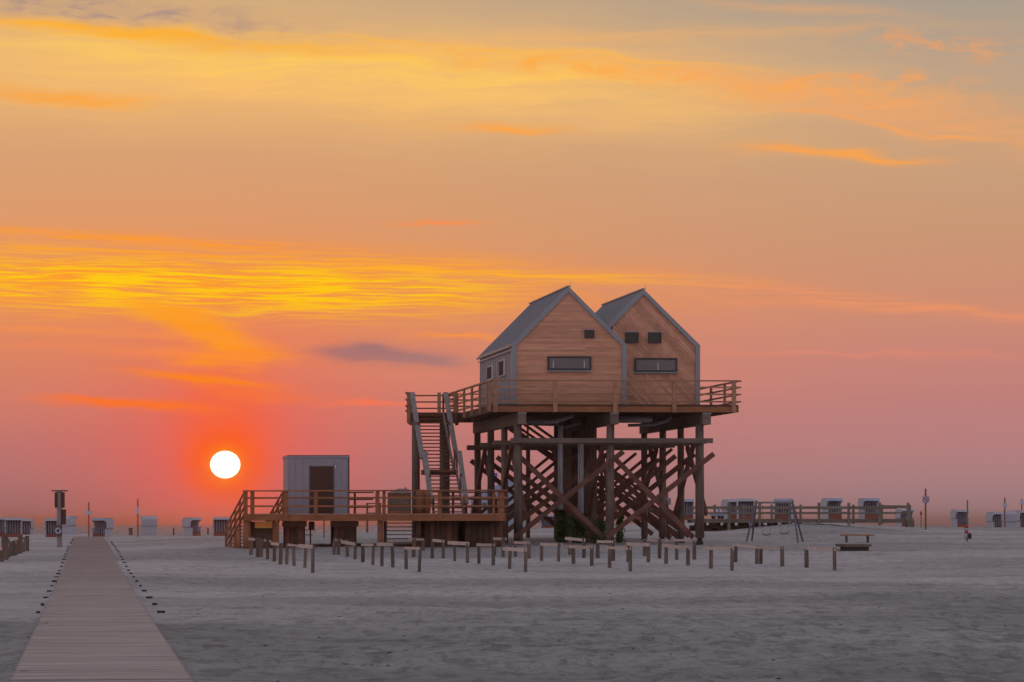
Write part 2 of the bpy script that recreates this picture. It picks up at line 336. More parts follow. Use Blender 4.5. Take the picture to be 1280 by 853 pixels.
def seaf(x, tr, b):
    oc = tr.nodes.new('ShaderNodeNewGeometry').outputs['Position']
    n = x.noise(scl(tr, oc, (0.05, 0.02, 1)), 1.0, 5.0, 0.7)
    n2 = x.noise(scl(tr, oc, (0.25, 0.035, 1)), 1.0, 4.0, 0.7)
    setc(tr, b, x.mix(x.smooth(n2, 0.52, 0.62), (0.27, 0.235, 0.25, 1), (0.72, 0.66, 0.66, 1)))
    b.inputs['Roughness'].default_value = 0.75; b.inputs['Specular IOR Level'].default_value = 0.35
    bump(tr, b, x.m('ADD', n, n2), 3.0, 1.0)
M['sea'] = mat('sea water', seaf)

# ------------------------------------------------------------------ mesh helpers
C = scene.collection
def tag(o, label=None, cat=None, group=None, kind=None):
    if label: o['label'] = label
    if cat: o['category'] = cat
    if group: o['group'] = group
    if kind: o['kind'] = kind
    return o
def thing(name, label, cat, loc, group=None):
    o = bpy.data.objects.new(name, None); C.objects.link(o); o.location = loc; o.empty_display_size = 0.3
    return tag(o, label, cat, group)
def root_loc(o):
    while o.parent: o = o.parent
    return Vector(o.location)
class MB:
    def __init__(s): s.v = []; s.f = []
    def quadbox(s, c8):
        n = len(s.v); s.v += [Vector(c) for c in c8]
        for q in ((0, 3, 2, 1), (4, 5, 6, 7), (0, 1, 5, 4), (1, 2, 6, 5), (2, 3, 7, 6), (3, 0, 4, 7)): s.f.append(tuple(n + i for i in q))
        return s
    def box(s, x0, x1, y0, y1, z0, z1, fr=None):
        c = [(x0, y0, z0), (x1, y0, z0), (x1, y1, z0), (x0, y1, z0), (x0, y0, z1), (x1, y0, z1), (x1, y1, z1), (x0, y1, z1)]
        return s.quadbox([fr(*p) for p in c] if fr else c)
    def beam(s, a, b, wdt, hgt, up=(0, 0, 1)):
        a = Vector(a); b = Vector(b); d = (b - a).normalized(); up = Vector(up)
        if abs(d.dot(up)) > 0.99: up = Vector((0, 1, 0))
        sd = d.cross(up).normalized(); u2 = sd.cross(d).normalized()
        sx = sd * wdt / 2; sy = u2 * hgt / 2
        return s.quadbox([a - sx - sy, a + sx - sy, b + sx - sy, b - sx - sy, a - sx + sy, a + sx + sy, b + sx + sy, b - sx + sy])
    def tube(s, pts, rad, n=8, cap=True):
        pts = [Vector(p) for p in pts]; rads = rad if isinstance(rad, (list, tuple)) else [rad] * len(pts)
        base = len(s.v)
        for i, p in enumerate(pts):
            d = (pts[min(i + 1, len(pts) - 1)] - pts[max(i - 1, 0)]).normalized()
            a = d.cross(Vector((0, 0, 1)) if abs(d.z) < 0.9 else Vector((0, 1, 0))).normalized(); b = d.cross(a)
            for k in range(n):
                t_ = 2 * math.pi * k / n
                s.v.append(p + (a * math.cos(t_) + b * math.sin(t_)) * rads[i])
        for i in range(len(pts) - 1):
            for k in range(n):
                s.f.append((base + i * n + k, base + i * n + (k + 1) % n, base + (i + 1) * n + (k + 1) % n, base + (i + 1) * n + k))
        if cap:
            s.f.append(tuple(base + k for k in reversed(range(n)))); s.f.append(tuple(base + (len(pts) - 1) * n + k for k in range(n)))
        return s
    def prism(s, poly, dvec):
        n = len(s.v); k = len(poly); poly = [Vector(p) for p in poly]; dv = Vector(dvec)
        s.v += poly + [p + dv for p in poly]
        s.f.append(tuple(n + i for i in range(k))); s.f.append(tuple(n + k + i for i in reversed(range(k))))
        for i in range(k): s.f.append((n + i, n + k + i, n + k + (i + 1) % k, n + (i + 1) % k))
        return s
    def build(s, name, m, parent=None, smooth=False):
        off = root_loc(parent) if parent else Vector((0, 0, 0))
        me = bpy.data.meshes.new(name); me.from_pydata([tuple(p - off) for p in s.v], [], s.f); me.update()
        bm = bmesh.new(); bm.from_mesh(me); bmesh.ops.recalc_face_normals(bm, faces=bm.faces); bm.to_mesh(me); bm.free()
        me.materials.append(m if not isinstance(m, str) else M[m])
        if smooth:
            for p in me.polygons: p.use_smooth = True
        o = bpy.data.objects.new(name, me); C.objects.link(o)
        if parent: o.parent = parent
        return o
def at(px, py, Y): return Vector(((px - CX) * Y / F, Y, H + (HY - py) * Y / F))
def zpx(py, Y): return H + (HY - py) * Y / F
def xpx(px, Y): return (px - CX) * Y / F
def copy_tree(o, parent=None):
    c = o.copy(); C.objects.link(c)
    if parent: c.parent = parent
    for ch in list(o.children): copy_tree(ch, c)
    return c

# ------------------------------------------------------------------ ground
cols = [-400, 0, 130, 280, 470, 660, 880, 1000, 1150, 1400]
rows = {
    0:   [0, 0, 0, 0, 0, 0, 0, 0, 0, 0],
    60:  [0, 0, 0, 0, 0, 0, 0, 0, 0, 0],
    94:  [.05, .1, .08, .02, 0, 0, 0, 0, 0, 0],
    104: [.15, .2, .19, .15, .1, .1, .1, .1, .12, .12],
    116: [.25, .28, .30, .30, .27, .26, .25, .25, .3, .3],
    124: [.30, .32, .36, .52, .60, .60, .60, .48, .45, .45],
    140: [.40, .42, .45, .62, .80, .85, .80, .74, .75, .75],
    158: [.48, .50, .53, .75, .95, 1.10, 1.16, 1.55, 1.15, 1.05],
    200: [.60, .62, .64, .72, .98, 1.20, 1.35, 1.60, 1.28, 1.20],
    216: [.52, .52, .53, .62, .95, 1.17, 1.58, 1.70, 1.28, 1.20],
    225: [.44, .44, .42, .52, .96, 1.15, 1.72, 1.76, 1.27, 1.20],
    240: [.46, .46, .46, .50, .90, 1.08, 1.66, 1.68, 1.24, 1.17],
    250: [.60, .62, .62, .62, .90, 1.05, 1.60, 1.60, 1.22, 1.15],
    285: [.1, .1, .1, .1, .2, .3, .6, .6, .3, .3],
    340: [-1.7] * 10, 420: [-3] * 10}
rk = sorted(rows)
def ss(a): return a * a * (3 - 2 * a)
def zg0(X, Y):
    if Y < 1: return 0.0
    p = CX + F * X / max(Y, 40.0); Yc = min(max(Y, 0), 419)
    j = 0
    while rk[j + 1] < Yc: j += 1
    fy = (Yc - rk[j]) / (rk[j + 1] - rk[j]); p = min(max(p, cols[0]), cols[-1] - 1e-3); i = 0
    while cols[i + 1] <= p: i += 1
    fx = ss((p - cols[i]) / (cols[i + 1] - cols[i]))
    r0 = rows[rk[j]]; r1 = rows[rk[j + 1]]
    a = r0[i] * (1 - fx) + r0[i + 1] * fx; b = r1[i] * (1 - fx) + r1[i + 1] * fx
    return a * (1 - fy) + b * fy
bumps = []
def walkx(Y): return 0.15 - 0.1435 * Y
def zg(X, Y, rough=True):
    z = zg0(X, Y)
    if rough:
        n = noise.noise(Vector((X * 0.16, Y * 0.11, 0))) * 0.05 + noise.noise(Vector((X * 0.7, Y * 0.5, 4))) * 0.035 + noise.noise(Vector((X * 2.1, Y * 1.3, 8))) * 0.040
        if Y < 110:
            trd = min(1.0, max(0.0, noise.noise(Vector((X * .09, Y * .05, 31))) * 2.2 + .62)) * (1 - max(0, (Y - 80) / 30))
            n += trd * (noise.noise(Vector((X * 2.3, Y * 1.7, 50))) * .055 + max(0, noise.noise(Vector((X * 1.1, Y * 1.0, 60))) - .25) * -.16)
        damp = min(1.0, max(0.12, (abs(X - walkx(Y)) - 0.9) / 1.2)) if Y < 200 else 1
        if Y > 120: n *= 0.8
        z += n * damp
        q_ = abs(X - walkx(Y))
        if Y < 198:
            if q_ < 0.74: z -= 0.05
            elif q_ < 1.25: z += 0.055 * (1 - (q_ - 0.74) / 0.51) * (0.55 + 1.5 * noise.noise(Vector((X * .9, Y * .45, 2))))
        for bx, by, r, h in bumps:
            dd = ((X - bx) ** 2 + (Y - by) ** 2) / (r * r)
            if dd < 6: z += h * math.exp(-dd)
    return z

def build_ground():
    xs = []
    x = -22.0
    while x <= 24.0: xs.append(x); x += 0.16
    o = []; st = 0.2; x = 24.0
    while x < 400: x += st; o.append(x); st *= 1.045
    l = []; st = 0.2; x = -22.0
    while x > -400: x -= st; l.append(x); st *= 1.045
    xs = l[::-1] + xs + o
    ys = [-200, -80, -30, -10, 0, 8, 14, 20, 24]; y = 26.0
    while y < 420: ys.append(y); y += max(0.22, y * 0.0045) if y < 260 else 6
    nx = len(xs)
    verts = [(X, Y, zg(X, Y)) for Y in ys for X in xs]
    faces = [(j * nx + i, j * nx + i + 1, (j + 1) * nx + i + 1, (j + 1) * nx + i) for j in range(len(ys) - 1) for i in range(nx - 1)]
    me = bpy.data.meshes.new('sand_beach'); me.from_pydata(verts, [], faces); me.update()
    for p in me.polygons: p.use_smooth = True
    me.materials.append(M['sand']); ob = bpy.data.objects.new('sand_beach', me); C.objects.link(ob); tag(ob, kind='structure')
sea = MB(); sea.v += [Vector(p) for p in ((-5000, 200, -1), (5000, 200, -1), (5000, 8000, -1), (-5000, 8000, -1))]; sea.f.append((0, 1, 2, 3))
tag(sea.build('sea', 'sea'), kind='structure')

# ------------------------------------------------------------------ boardwalk (runs from beside the camera to the beach chairs)
def build_walk():
    bw = thing('boardwalk', 'long straight plank boardwalk running across the sand to the beach chairs', 'boardwalk', (walkx(30), 30, 0))
    Wd = 1.76; pitch = 0.155; d = Vector((-0.1435, 1, 0)).normalized(); r = Vector((1, 0.1435, 0)).normalized()
    me0 = {}
    def plank_mesh(k):
        hw = Wd / 2; t2 = 0.018; g = pitch / 2 - 0.004
        a = 0.012 * (k % 3); v = []
        for sz in (-1, 1):
            v += [Vector((0, 0, 0)) - r * (hw + a) - d * g + Vector((0, 0, sz * t2)), r * (hw - a) - d * g + Vector((0, 0, sz * t2)),
                  r * (hw - a) + d * g + Vector((0, 0, sz * t2)), -r * (hw + a) + d * g + Vector((0, 0, sz * t2))]
        m = MB(); m.quadbox(v); return m
    def zc(Y): return zg0(walkx(Y), Y) + 0.045
    Y = 29.2; n = 0
    protos = []
    for k in range(3):
        me = bpy.data.meshes.new('plank'); m = plank_mesh(k); me.from_pydata([tuple(p) for p in m.v], [], m.f); me.materials.append(M['walk']); protos.append(me)
    off = root_loc(bw)
    while n < 300:
        ob = bpy.data.objects.new('plank', protos[n % 3]); C.objects.link(ob); ob.parent = bw
        ob.location = Vector((walkx(Y), Y, zc(Y) + rnd.uniform(-.002, .003))) - off
        ob.rotation_euler = (0, rnd.uniform(-.003, .003), rnd.uniform(-.004, .004)); Y += pitch; n += 1
    def rest(ya, yb, name):
        far = MB(); y = ya
        while y < yb:
            m = plank_mesh(rnd.randint(0, 2)); o = Vector((walkx(y), y, zc(y) + rnd.uniform(-.005, .008))); base = len(far.v)
            far.v += [p + o for p in m.v]; far.f += [tuple(base + i for i in f) for f in m.f]; y += pitch
        return far.build(name, 'walk', bw)
    tag(rest(Y, 197, 'far_planks'), kind='stuff')
    tag(rest(6.0, 29.1, 'near_planks'), kind='stuff')
    y = 51.9; i = 0
    while y < 192:
        for s in (-1, 1):
            c = Vector((walkx(y), y, zc(y) - 0.01)) + r * s * (Wd / 2 + (0.12 if s < 0 else 0.26)) + d * rnd.uniform(-.3, .3)
            wv = rnd.uniform(.03, .07)
            if i > 16 and rnd.random() < .4: continue
            m = MB(); m.beam(c - r * wv, c + r * wv, 0.10, 0.04); m.build('sleeper_end', 'walk_dark', bw)
        y += 5.15; i += 1
build_walk()

# ------------------------------------------------------------------ hitching rails: two posts and a pale plank
# (xl, base_l, xr, base_r, plank_x0, plank_y0, plank_x1, plank_y1, plank height px)
HR = [(313.5, 696.7, 321.8, 699.3, 311, 674, 318.6, 674.6, 3.2), (326.5, 699.6, 334.5, 702.6, 330.5, 675.6, 339, 677, 2.6),
      (343, 706.6, 350.3, 709.8, 339, 679.6, 348, 680.5, 3.6), (358, 711, 367.8, 711.7, 360, 681, 371.5, 683, 3),
      (380.8, 713.6, 390.8, 717.8, 373, 682.5, 390, 683.5, 4.6), (417.5, 695, 422.8, 697, 419.5, 675, 427, 675.6, 2.6),
      (434.3, 698.8, 443.6, 700.5, 427, 677.5, 443.5, 680.5, 4), (453.6, 704, 465.9, 707.7, 452, 681, 466, 681.2, 3),
      (477.2, 711, 491.3, 711.4, 471, 680.6, 491, 680.8, 4.4), (507.8, 714.7, 523.8, 718, 506, 685.4, 524, 685.6, 3),
      (517, 696, 528.5, 691, 511, 674.2, 529, 674.6, 3), (540.3, 697.7, 554.2, 699, 541, 675.6, 555, 677, 3.4),
      (568.5, 702, 584.3, 704.7, 560, 678.6, 586, 680, 4.4), (598.8, 707.7, 616.5, 709, 596, 681.2, 618, 681.6, 3.4),
      (618, 695, 629, 696.7, 617, 673.6, 633, 674, 3.4), (644.4, 698, 661.4, 699.8, 643, 678.4, 662, 679, 3.6),
      (636.7, 713.8, 656.8, 718, 629, 686, 658, 688, 4.2), (677, 702.8, 698, 705.3, 676, 680.6, 702.5, 681.2, 3.8),
      (712.5, 696, 730, 698.8, 706.5, 673.2, 731, 675.4, 3.6), (717, 708.7, 739.7, 711.5, 711, 683.4, 740, 685, 4),
      (747, 700, 766.5, 702.5, 747, 677.2, 766, 677.6, 3.4), (762, 714, 788, 716.9, 758, 684.8, 788, 686, 3.4),
      (785.5, 704.7, 810.5, 705.3, 783, 680.2, 812, 681.2, 4.2), (806, 696.7, 824.4, 697.7, 809, 675.2, 835, 675.8, 3.2),
      (832.5, 708, 860, 709.8, 829, 681.6, 862, 686, 4.2), (846, 700, 868, 701.4, 841, 675.4, 869, 675.8, 3),
      (888.7, 713.6, 915, 716.4, 879, 685.4, 917, 686, 4.2), (919.5, 705.6, 946, 706.9, 917, 681.6, 946, 684.4, 2.8),
      (951, 706.5, 978, 710.6, 943, 684.6, 978, 685.4, 2.8), (1008.5, 713.4, 1043.4, 716.5, 1007, 685.8, 1044, 687.6, 3)]
def hy(py): return 96 + (718 - py) * 0.95
desc = ['leaning left post', 'straight posts', 'upright dark posts', 'slim posts', 'tall right post']
HRL = ["leftmost low rail, short pale plank on two posts beside the deck end stair",
 "second low rail from the left, tilted small plank on closely set posts",
 "third low rail from the left, broad pale plank left of its taller post",
 "fourth low rail from the left, its plank sloping down to the right",
 "nearest and tallest low rail of the left cluster, in front of the cabin",
 "narrowest low rail, two posts almost touching, before the second capped pile cluster",
 "low rail with plank drooping right, in front of the second capped pile cluster",
 "low rail with thin plank between leaning posts, before the gap right of the capped piles",
 "low rail with plank overhanging left, in front of the small steps' left end",
 "near low rail with thin weathered plank between tall dark posts, below the small steps",
 "small far low rail whose plank crosses the right end of the small steps",
 "low rail with short posts in front of the dark piles under the main stair",
 "low rail with plank overhanging left, before the gap between two dark pile groups",
 "low rail with leaning posts and dim plank, before the lower deck's right end",
 "small far low rail at the lower deck's right corner post",
 "low rail directly before the front left house pile, its right post taller",
 "nearest low rail below the front left house pile, two-metre plank overhanging left",
 "low rail with dim plank midway between the left and middle front house piles",
 "far low rail with pale upturned plank in front of the ivy under the house",
 "low rail with wide pale plank, just nearer than the upturned one",
 "far low rail just left of the middle front house pile base",
 "near low rail with tall posts and dim plank below the middle house pile",
 "low rail with long pale plank right of the middle front house pile",
 "far low rail with pale plank under the lower end of the rear stair",
 "low rail with pinkish plank sloping down right, before the right house bay",
 "far low rail immediately left of the front right house pile",
 "low rail right of the front right house pile, plank below its post top",
 "low rail with a taller left post and thin faded plank, before the swing' sand",
 "low rail with thin sand-coloured plank in front of the swing",
 "rightmost low rail, thin grey plank between two stout posts near the low bench"]
for i, (xl, bl, xr, br, p0, q0, p1, q1, ph) in enumerate(HR):
    Yl = hy(bl); Yr = hy(br)
    zl = zpx(bl, Yl); zr = zpx(br, Yr); rt = thing('hitching_rail', HRL[i], 'hitching rail', (xpx(xl, Yl), Yl, zl), 'low two-post rails in the sand in front of the stilt house')
    Ym = (Yl + Yr) / 2
    for (px_, by_, Y_, q) in ((xl, bl, Yl, q0), (xr, br, Yr, q1)):
        tz = zpx(q - ph / 2 + (rnd.uniform(-1.2, 1.6)), Y_); bz = zpx(by_, Y_)
        r_ = 0.5 * (4.5 if px_ < 700 else 5.0) * Y_ / F * rnd.uniform(0.92, 1.1)
        ln = rnd.uniform(-0.03, 0.05) if px_ < 700 else rnd.uniform(-.015, .015)
        m = MB(); m.tube([(xpx(px_, Y_), Y_, bz - 0.35), (xpx(px_, Y_) + ln * .3, Y_, bz + .3), (xpx(px_, Y_) + ln, Y_ + rnd.uniform(-.02, .02), tz)], [r_, r_ * rnd.uniform(.9, 1.05), r_ * 0.92], 9)
        m.build('post', 'post', rt)
        bumps.append((xpx(px_, Y_) + .05, Y_ - .12, 0.26, rnd.uniform(-0.07, 0.07)))
    yf = min(Yl, Yr) - 0.10
    a = at(p0, q0, Yl - 0.10); b = at(p1, q1, Yr - 0.10)
    m = MB(); m.beam(a, b, 0.035, ph * Ym / F); m.build('plank', 'pale_plank', rt)
# ground anchors must agree with those posts: measured bases are in the row table

build_ground()

# ------------------------------------------------------------------ upper platform frame of reference
c3, s3, c9, s9 = math.cos(R(3)), math.sin(R(3)), math.cos(R(9)), math.sin(R(9))
def U(u, v, z): return Vector((-0.79 + u * c3 - v * s9, 127 + u * s3 + v * c9, z))
def Uinv(px, py, v):
    u = 3.0
    for _ in range(6):
        Y = 127 + u * s3 + v * c9; u = (xpx(px, Y) + 0.79 + v * s9) / c3
    return u, zpx(py, 127 + u * s3 + v * c9)
VD = Vector((-s9, c9, 0)); UD = Vector((c3, s3, 0))
DZ = 6.70
def clip(poly, nx, ny, d):       # keep nx*x+ny*y<=d
    out = []
    for i in range(len(poly)):
        a = poly[i]; b = poly[(i + 1) % len(poly)]; da = nx * a[0] + ny * a[1] - d; db = nx * b[0] + ny * b[1] - d
        if da <= 0: out.append(a)
        if (da < 0 < db) or (db < 0 < da):
            t_ = da / (da - db); out.append((a[0] + (b[0] - a[0]) * t_, a[1] + (b[1] - a[1]) * t_))
    return out

def gable_house(lab, pxl, pxr, pxm, yr, ye, v0, L, diag, wins, left_windows, uclip=None):
    ul, ze = Uinv(pxl, ye, v0); ur, _ = Uinv(pxr, ye, v0); um, zr = Uinv(pxm, yr, v0)
    rt = thing('gabled_house', lab, 'house', U(ul, v0, DZ), 'twin gabled houses on the high platform')
    G = [(ul, DZ), (ur, DZ), (ur, ze), (um, zr), (ul, ze)]
    # solid core behind the cladding
    core = MB(); ins = [(ul + .05, DZ), (ur - .05, DZ), (ur - .05, ze - .05), (um, zr - .07), (ul + .05, ze - .05)]
    core.prism([U(u, v0 + .10, z) for u, z in ins], VD * (L - .2))
    wall = core.build('wall', 'zinc_wall', rt)
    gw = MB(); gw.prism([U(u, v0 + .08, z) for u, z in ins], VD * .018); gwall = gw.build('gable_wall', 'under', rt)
    P = [(ul + .10, DZ + .02), (ur - .10, DZ + .02), (ur - .10, ze - .03), (um, zr - .12), (ul + .10, ze - .03)]
    if uclip is not None: P = clip(P, -1, 0, -uclip)
    if not diag:
        z = DZ + .02; wdt = 0.115
        while z < zr:
            q = clip(clip(P, 0, -1, -z), 0, 1, z + wdt - .005)
            if len(q) > 2:
                us = [a[0] for a in q]; cut = rnd.uniform(min(us) + .5, max(us) - .5) if max(us) - min(us) > 2 and rnd.random() < .45 else None
                for part in ([q] if cut is None else [clip(q, 1, 0, cut - .002), clip(q, -1, 0, -cut - .002)]):
                    if len(part) > 2:
                        pr = rnd.uniform(0, .006)
                        m = MB(); m.prism([U(u, v0 + .05 - pr, zz) for u, zz in part], VD * .03); m.build('plank', 'larch', gwall)
            z += wdt
    else:
        a = R(-47); nx, ny = -math.sin(a), math.cos(a); wdt = 0.125
        ds = [nx * p[0] + ny * p[1] for p in P]; d = min(ds)
        while d < max(ds):
            q = clip(clip(P, -nx, -ny, -d), nx, ny, d + wdt - .007)
            if len(q) > 2:
                pr = rnd.uniform(0, .006)
                m = MB(); m.prism([U(u, v0 + .05 - pr, zz) for u, zz in q], VD * .03); m.build('plank', 'larch_diag', gwall)
            d += wdt
    # pale metal edge band round the gable
    th = 0.165
    m = MB(); m.box(ul - .03, ul + th, v0 - .03, v0 + .2, DZ, ze, U); m.build('edge_trim', 'trim', rt)
    m = MB(); m.box(ur - th, ur + .03, v0 - .03, v0 + .2, DZ, ze, U); m.build('edge_trim', 'trim', rt)
    for (ua, ub) in ((ul, um), (ur, um)):
        s = 1 if ub > ua else -1; e0 = ua - s * .03
        m = MB(); m.prism([U(e0, v0 - .035, ze - .005), U(ub, v0 - .035, zr + .02), U(ub, v0 - .035, zr - .21), U(ua + s * th, v0 - .035, ze - .06)], VD * .24); m.build('edge_trim', 'trim', rt)
    # roof slopes: standing seam sheets
    for (ua, ub, nm) in ((ul, um, 'L'), (ur, um, 'R')):
        s = 1 if ub > ua else -1; e0 = ua - s * .03
        base = MB(); base.quadbox([U(e0, v0 + .2, ze - .04), U(ub, v0 + .2, zr - .04), U(ub, v0 + L, zr - .04), U(e0, v0 + L, ze - .04),
                                  U(e0, v0 + .2, ze + .0), U(ub, v0 + .2, zr + .0), U(ub, v0 + L, zr + .0), U(e0, v0 + L, ze + .0)])
        roof = base.build('roof', 'zinc', rt)
        nS = 17; w_ = (L - .2) / nS
        for k in range(nS):
            va = v0 + .2 + k * w_; vb = va + w_ - .03
            m = MB(); m.quadbox([U(e0, va, ze + .004), U(ub, va, zr + .004), U(ub, vb, zr + .004), U(e0, vb, ze + .004),
                                 U(e0, va, ze + .016), U(ub, va, zr + .016), U(ub, vb, zr + .016), U(e0, vb, ze + .016)])
            m.build('roof_sheet', 'zinc', roof)
            m = MB(); m.beam(U(e0, va - .012, ze + .03), U(ub, va - .012, zr + .03), .025, .05); m.build('roof_seam', 'trim', roof)
    m = MB(); m.beam(U(um, v0 - .03, zr + .035), U(um, v0 + L, zr + .035), .16, .05); m.build('ridge_cap', 'trim', rt)
    # gutter and pale eave strip on the left
    m = MB(); m.beam(U(ul - .06, v0 + .1, ze - .08), U(ul - .06, v0 + L, ze - .08), .08, .07); m.build('gutter', 'trim', rt)
    m = MB(); m.beam(U(ul - .03, v0 + .1, ze - .24), U(ul - .03, v0 + L, ze - .24), .03, .05); m.build('eave_strip', 'white_frame', rt)
    # side wall seams
    k = v0 + .5
    while k < v0 + L:
        m = MB(); m.beam(U(ul + .035, k, DZ), U(ul + .035, k, ze - .28), .03, .03); m.build('wall_seam', 'trim', wall); k += .52
    # windows on the gable
    for (x0, x1, y0, y1, big) in wins:
        a0, z1 = Uinv(x0, y0, v0); a1, z0 = Uinv(x1, y1, v0); b = .085 if big else .03
        wdw = MB(); wdw.box(a0, a1, v0 + .0, v0 + .045, z0, z1, U); wo_ = wdw.build('window', 'frame', rt)
        f_ = MB()
        f_.box(a0, a1, v0 - .045, v0 - .002, z1 - b, z1, U).box(a0, a1, v0 - .045, v0 - .002, z0, z0 + b, U)
        f_.box(a0, a0 + b, v0 - .045, v0 - .002, z0 + b, z1 - b, U).box(a1 - b, a1, v0 - .045, v0 - .002, z0 + b, z1 - b, U); f_.build('frame', 'frame', wo_)
        p_ = MB(); p_.box(a0 + b, a1 - b, v0 - .020, v0 - .003, z0 + b, z1 - b, U); p_.build('pane', 'glass' if big else 'frame', wo_)
        s_ = MB()
        if big:
            s_.box(a0 - .02, a1 + .02, v0 - .075, v0 - .01, z0 - .05, z0 - .004, U); s_.build('sill', 'sill', wo_)
            for fx in (big if isinstance(big, tuple) else ()):
                uu = a0 + (a1 - a0) * fx; l_ = MB(); l_.tube([U(uu, v0 - .028, z0 + b + .03), U(uu, v0 - .028, z1 - b - .10)], [.03, .015], 6); l_.build('window_upright', 'pale_upright', wo_)  # pale tapered uprights set just in front of the pane
        else:
            s_.box(a0 - .02, a1 + .02, v0 - .06, v0 - .01, z1 + .004, z1 + .04, U); s_.build('lintel_strip', 'sill', wo_)
    for (va, vb, z0, z1) in left_windows:
        wdw = MB(); wdw.box(ul - .02, ul + .05, va, vb, z0, z1, U); wo_ = wdw.build('window', 'white_frame', rt)
        p_ = MB(); p_.box(ul - .035, ul - .021, va + .42, vb - .08, z0 + .06, z1 - .06, U); p_.build('pane', 'dark_pane', wo_)
    # lightning rods
    for vv in (v0 + .1, v0 + L - .2):
        m = MB(); m.tube([U(um + .1, vv, zr), U(um + .1, vv, zr + .32)], [.012, .008], 5); m.build('lightning_rod', 'steel', rt)
    return rt, ul, ur, um, ze, zr

hA = gable_house('left gabled house with horizontal larch boards and a zinc side wall', 640.8, 782.2, 710.8, 359, 430.5, 1.2, 10.2, False,
    [(684.5, 739, 445.5, 463.3, (0.13, 0.84)), (730.7, 742.6, 412.8, 422.6, False)],
    [(3.3, 5.0, 8.10, 8.84), (6.8, 8.5, 8.12, 8.76)])
rB = gable_house('right gabled house with diagonal larch boards and two small square windows', 735.2, 874.2, 804.5, 362.3, 431.5, 2.6, 9.6, True,
    [(793, 846.4, 447.6, 465.5, (0.55,)), (781.6, 798, 415.8, 429, False), (810.3, 826.6, 415.8, 429, False)], [], uclip=hA[2] - .3)

# ------------------------------------------------------------------ upper platform
DW, DL = 10.52, 13.7
pf = thing('high_platform', 'tall timber platform on three rows of round piles with crossed plank braces', 'platform', U(0, 0, .6))
dk = MB()
v = 0.03
while v < DL:
    dk.box(0.02, DW - .02, v, v + .13, DZ - .06, DZ, U); v += .14
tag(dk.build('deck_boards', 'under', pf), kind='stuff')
jb = MB(); u = .3
joist = []
while u < DW:
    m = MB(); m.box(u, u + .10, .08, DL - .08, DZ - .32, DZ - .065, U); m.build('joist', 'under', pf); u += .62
for (a, b_) in (((0, 0), (DW, 0)),):
    m = MB(); m.box(0, DW, -.03, .05, DZ - .33, DZ - .09, U); m.build('fascia', 'deckwood', pf)
    m = MB(); m.box(0.05, DW - .05, -.005, .06, DZ - .09, DZ - .02, U); m.build('painted_shadow_gap', 'under', pf)  # dark strip stands in for the shade in the gap above the fascia
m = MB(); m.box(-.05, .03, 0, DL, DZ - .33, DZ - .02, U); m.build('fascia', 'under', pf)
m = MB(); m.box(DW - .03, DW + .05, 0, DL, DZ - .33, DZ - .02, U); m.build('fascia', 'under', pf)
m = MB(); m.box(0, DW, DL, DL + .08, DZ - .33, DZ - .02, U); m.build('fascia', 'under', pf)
def railing(parent, segs, postsets, zs, mt='rail', w_=.10, h_=.055, frame=U):
    rr = MB(); rr.box(segs[0][0][0], segs[0][0][0] + .01, segs[0][0][1], segs[0][0][1] + .01, zs[-1], zs[-1] + .01, frame)
    ro = rr.build('railing', mt, parent)
    for (a, b_) in segs:
        for k, z in enumerate(zs):
            m = MB(); m.beam(frame(a[0], a[1], z), frame(b_[0], b_[1], z), w_ * (1.5 if k == 0 else .5), h_ * (1.0 if k == 0 else 1.25)); m.build('rail', mt, ro)
    for (u_, v_, z0, z1, hw) in postsets:
        m = MB(); m.box(u_ - hw, u_ + hw, v_ - .05, v_ + .05, z0, z1, frame); m.build('post', mt, ro)
    return ro
UR = [7.72, 7.44, 7.14, 6.82]
fu = [Uinv(p, 500, -.1)[0] for p in (619.3, 694, 769, 843, 917.3)]
railing(pf, [((-.12, -.08), (DW + .14, -.08))], [(u_, -.11, 6.36, 7.68, .09) for u_ in fu], UR)
railing(pf, [((-.08, -.1), (-.08, DL))], [(-.14, v_, 6.42, 7.70, .05) for v_ in (.15, .7, 3.1, 5.5, 8.0, 10.6, 13.2)], UR)
railing(pf, [((DW + .08, -.1), (DW + .08, DL))], [(DW + .02, v_, 6.42, 7.70, .05) for v_ in (2.5, 5.2, 8.0, 10.6, 13.2)], UR)
railing(pf, [((-.1, DL), (DW + .1, DL))], [(u_, DL, 6.42, 7.70, .06) for u_ in (0.3, 2.6, 5.2, 7.8, 10.3)], UR)
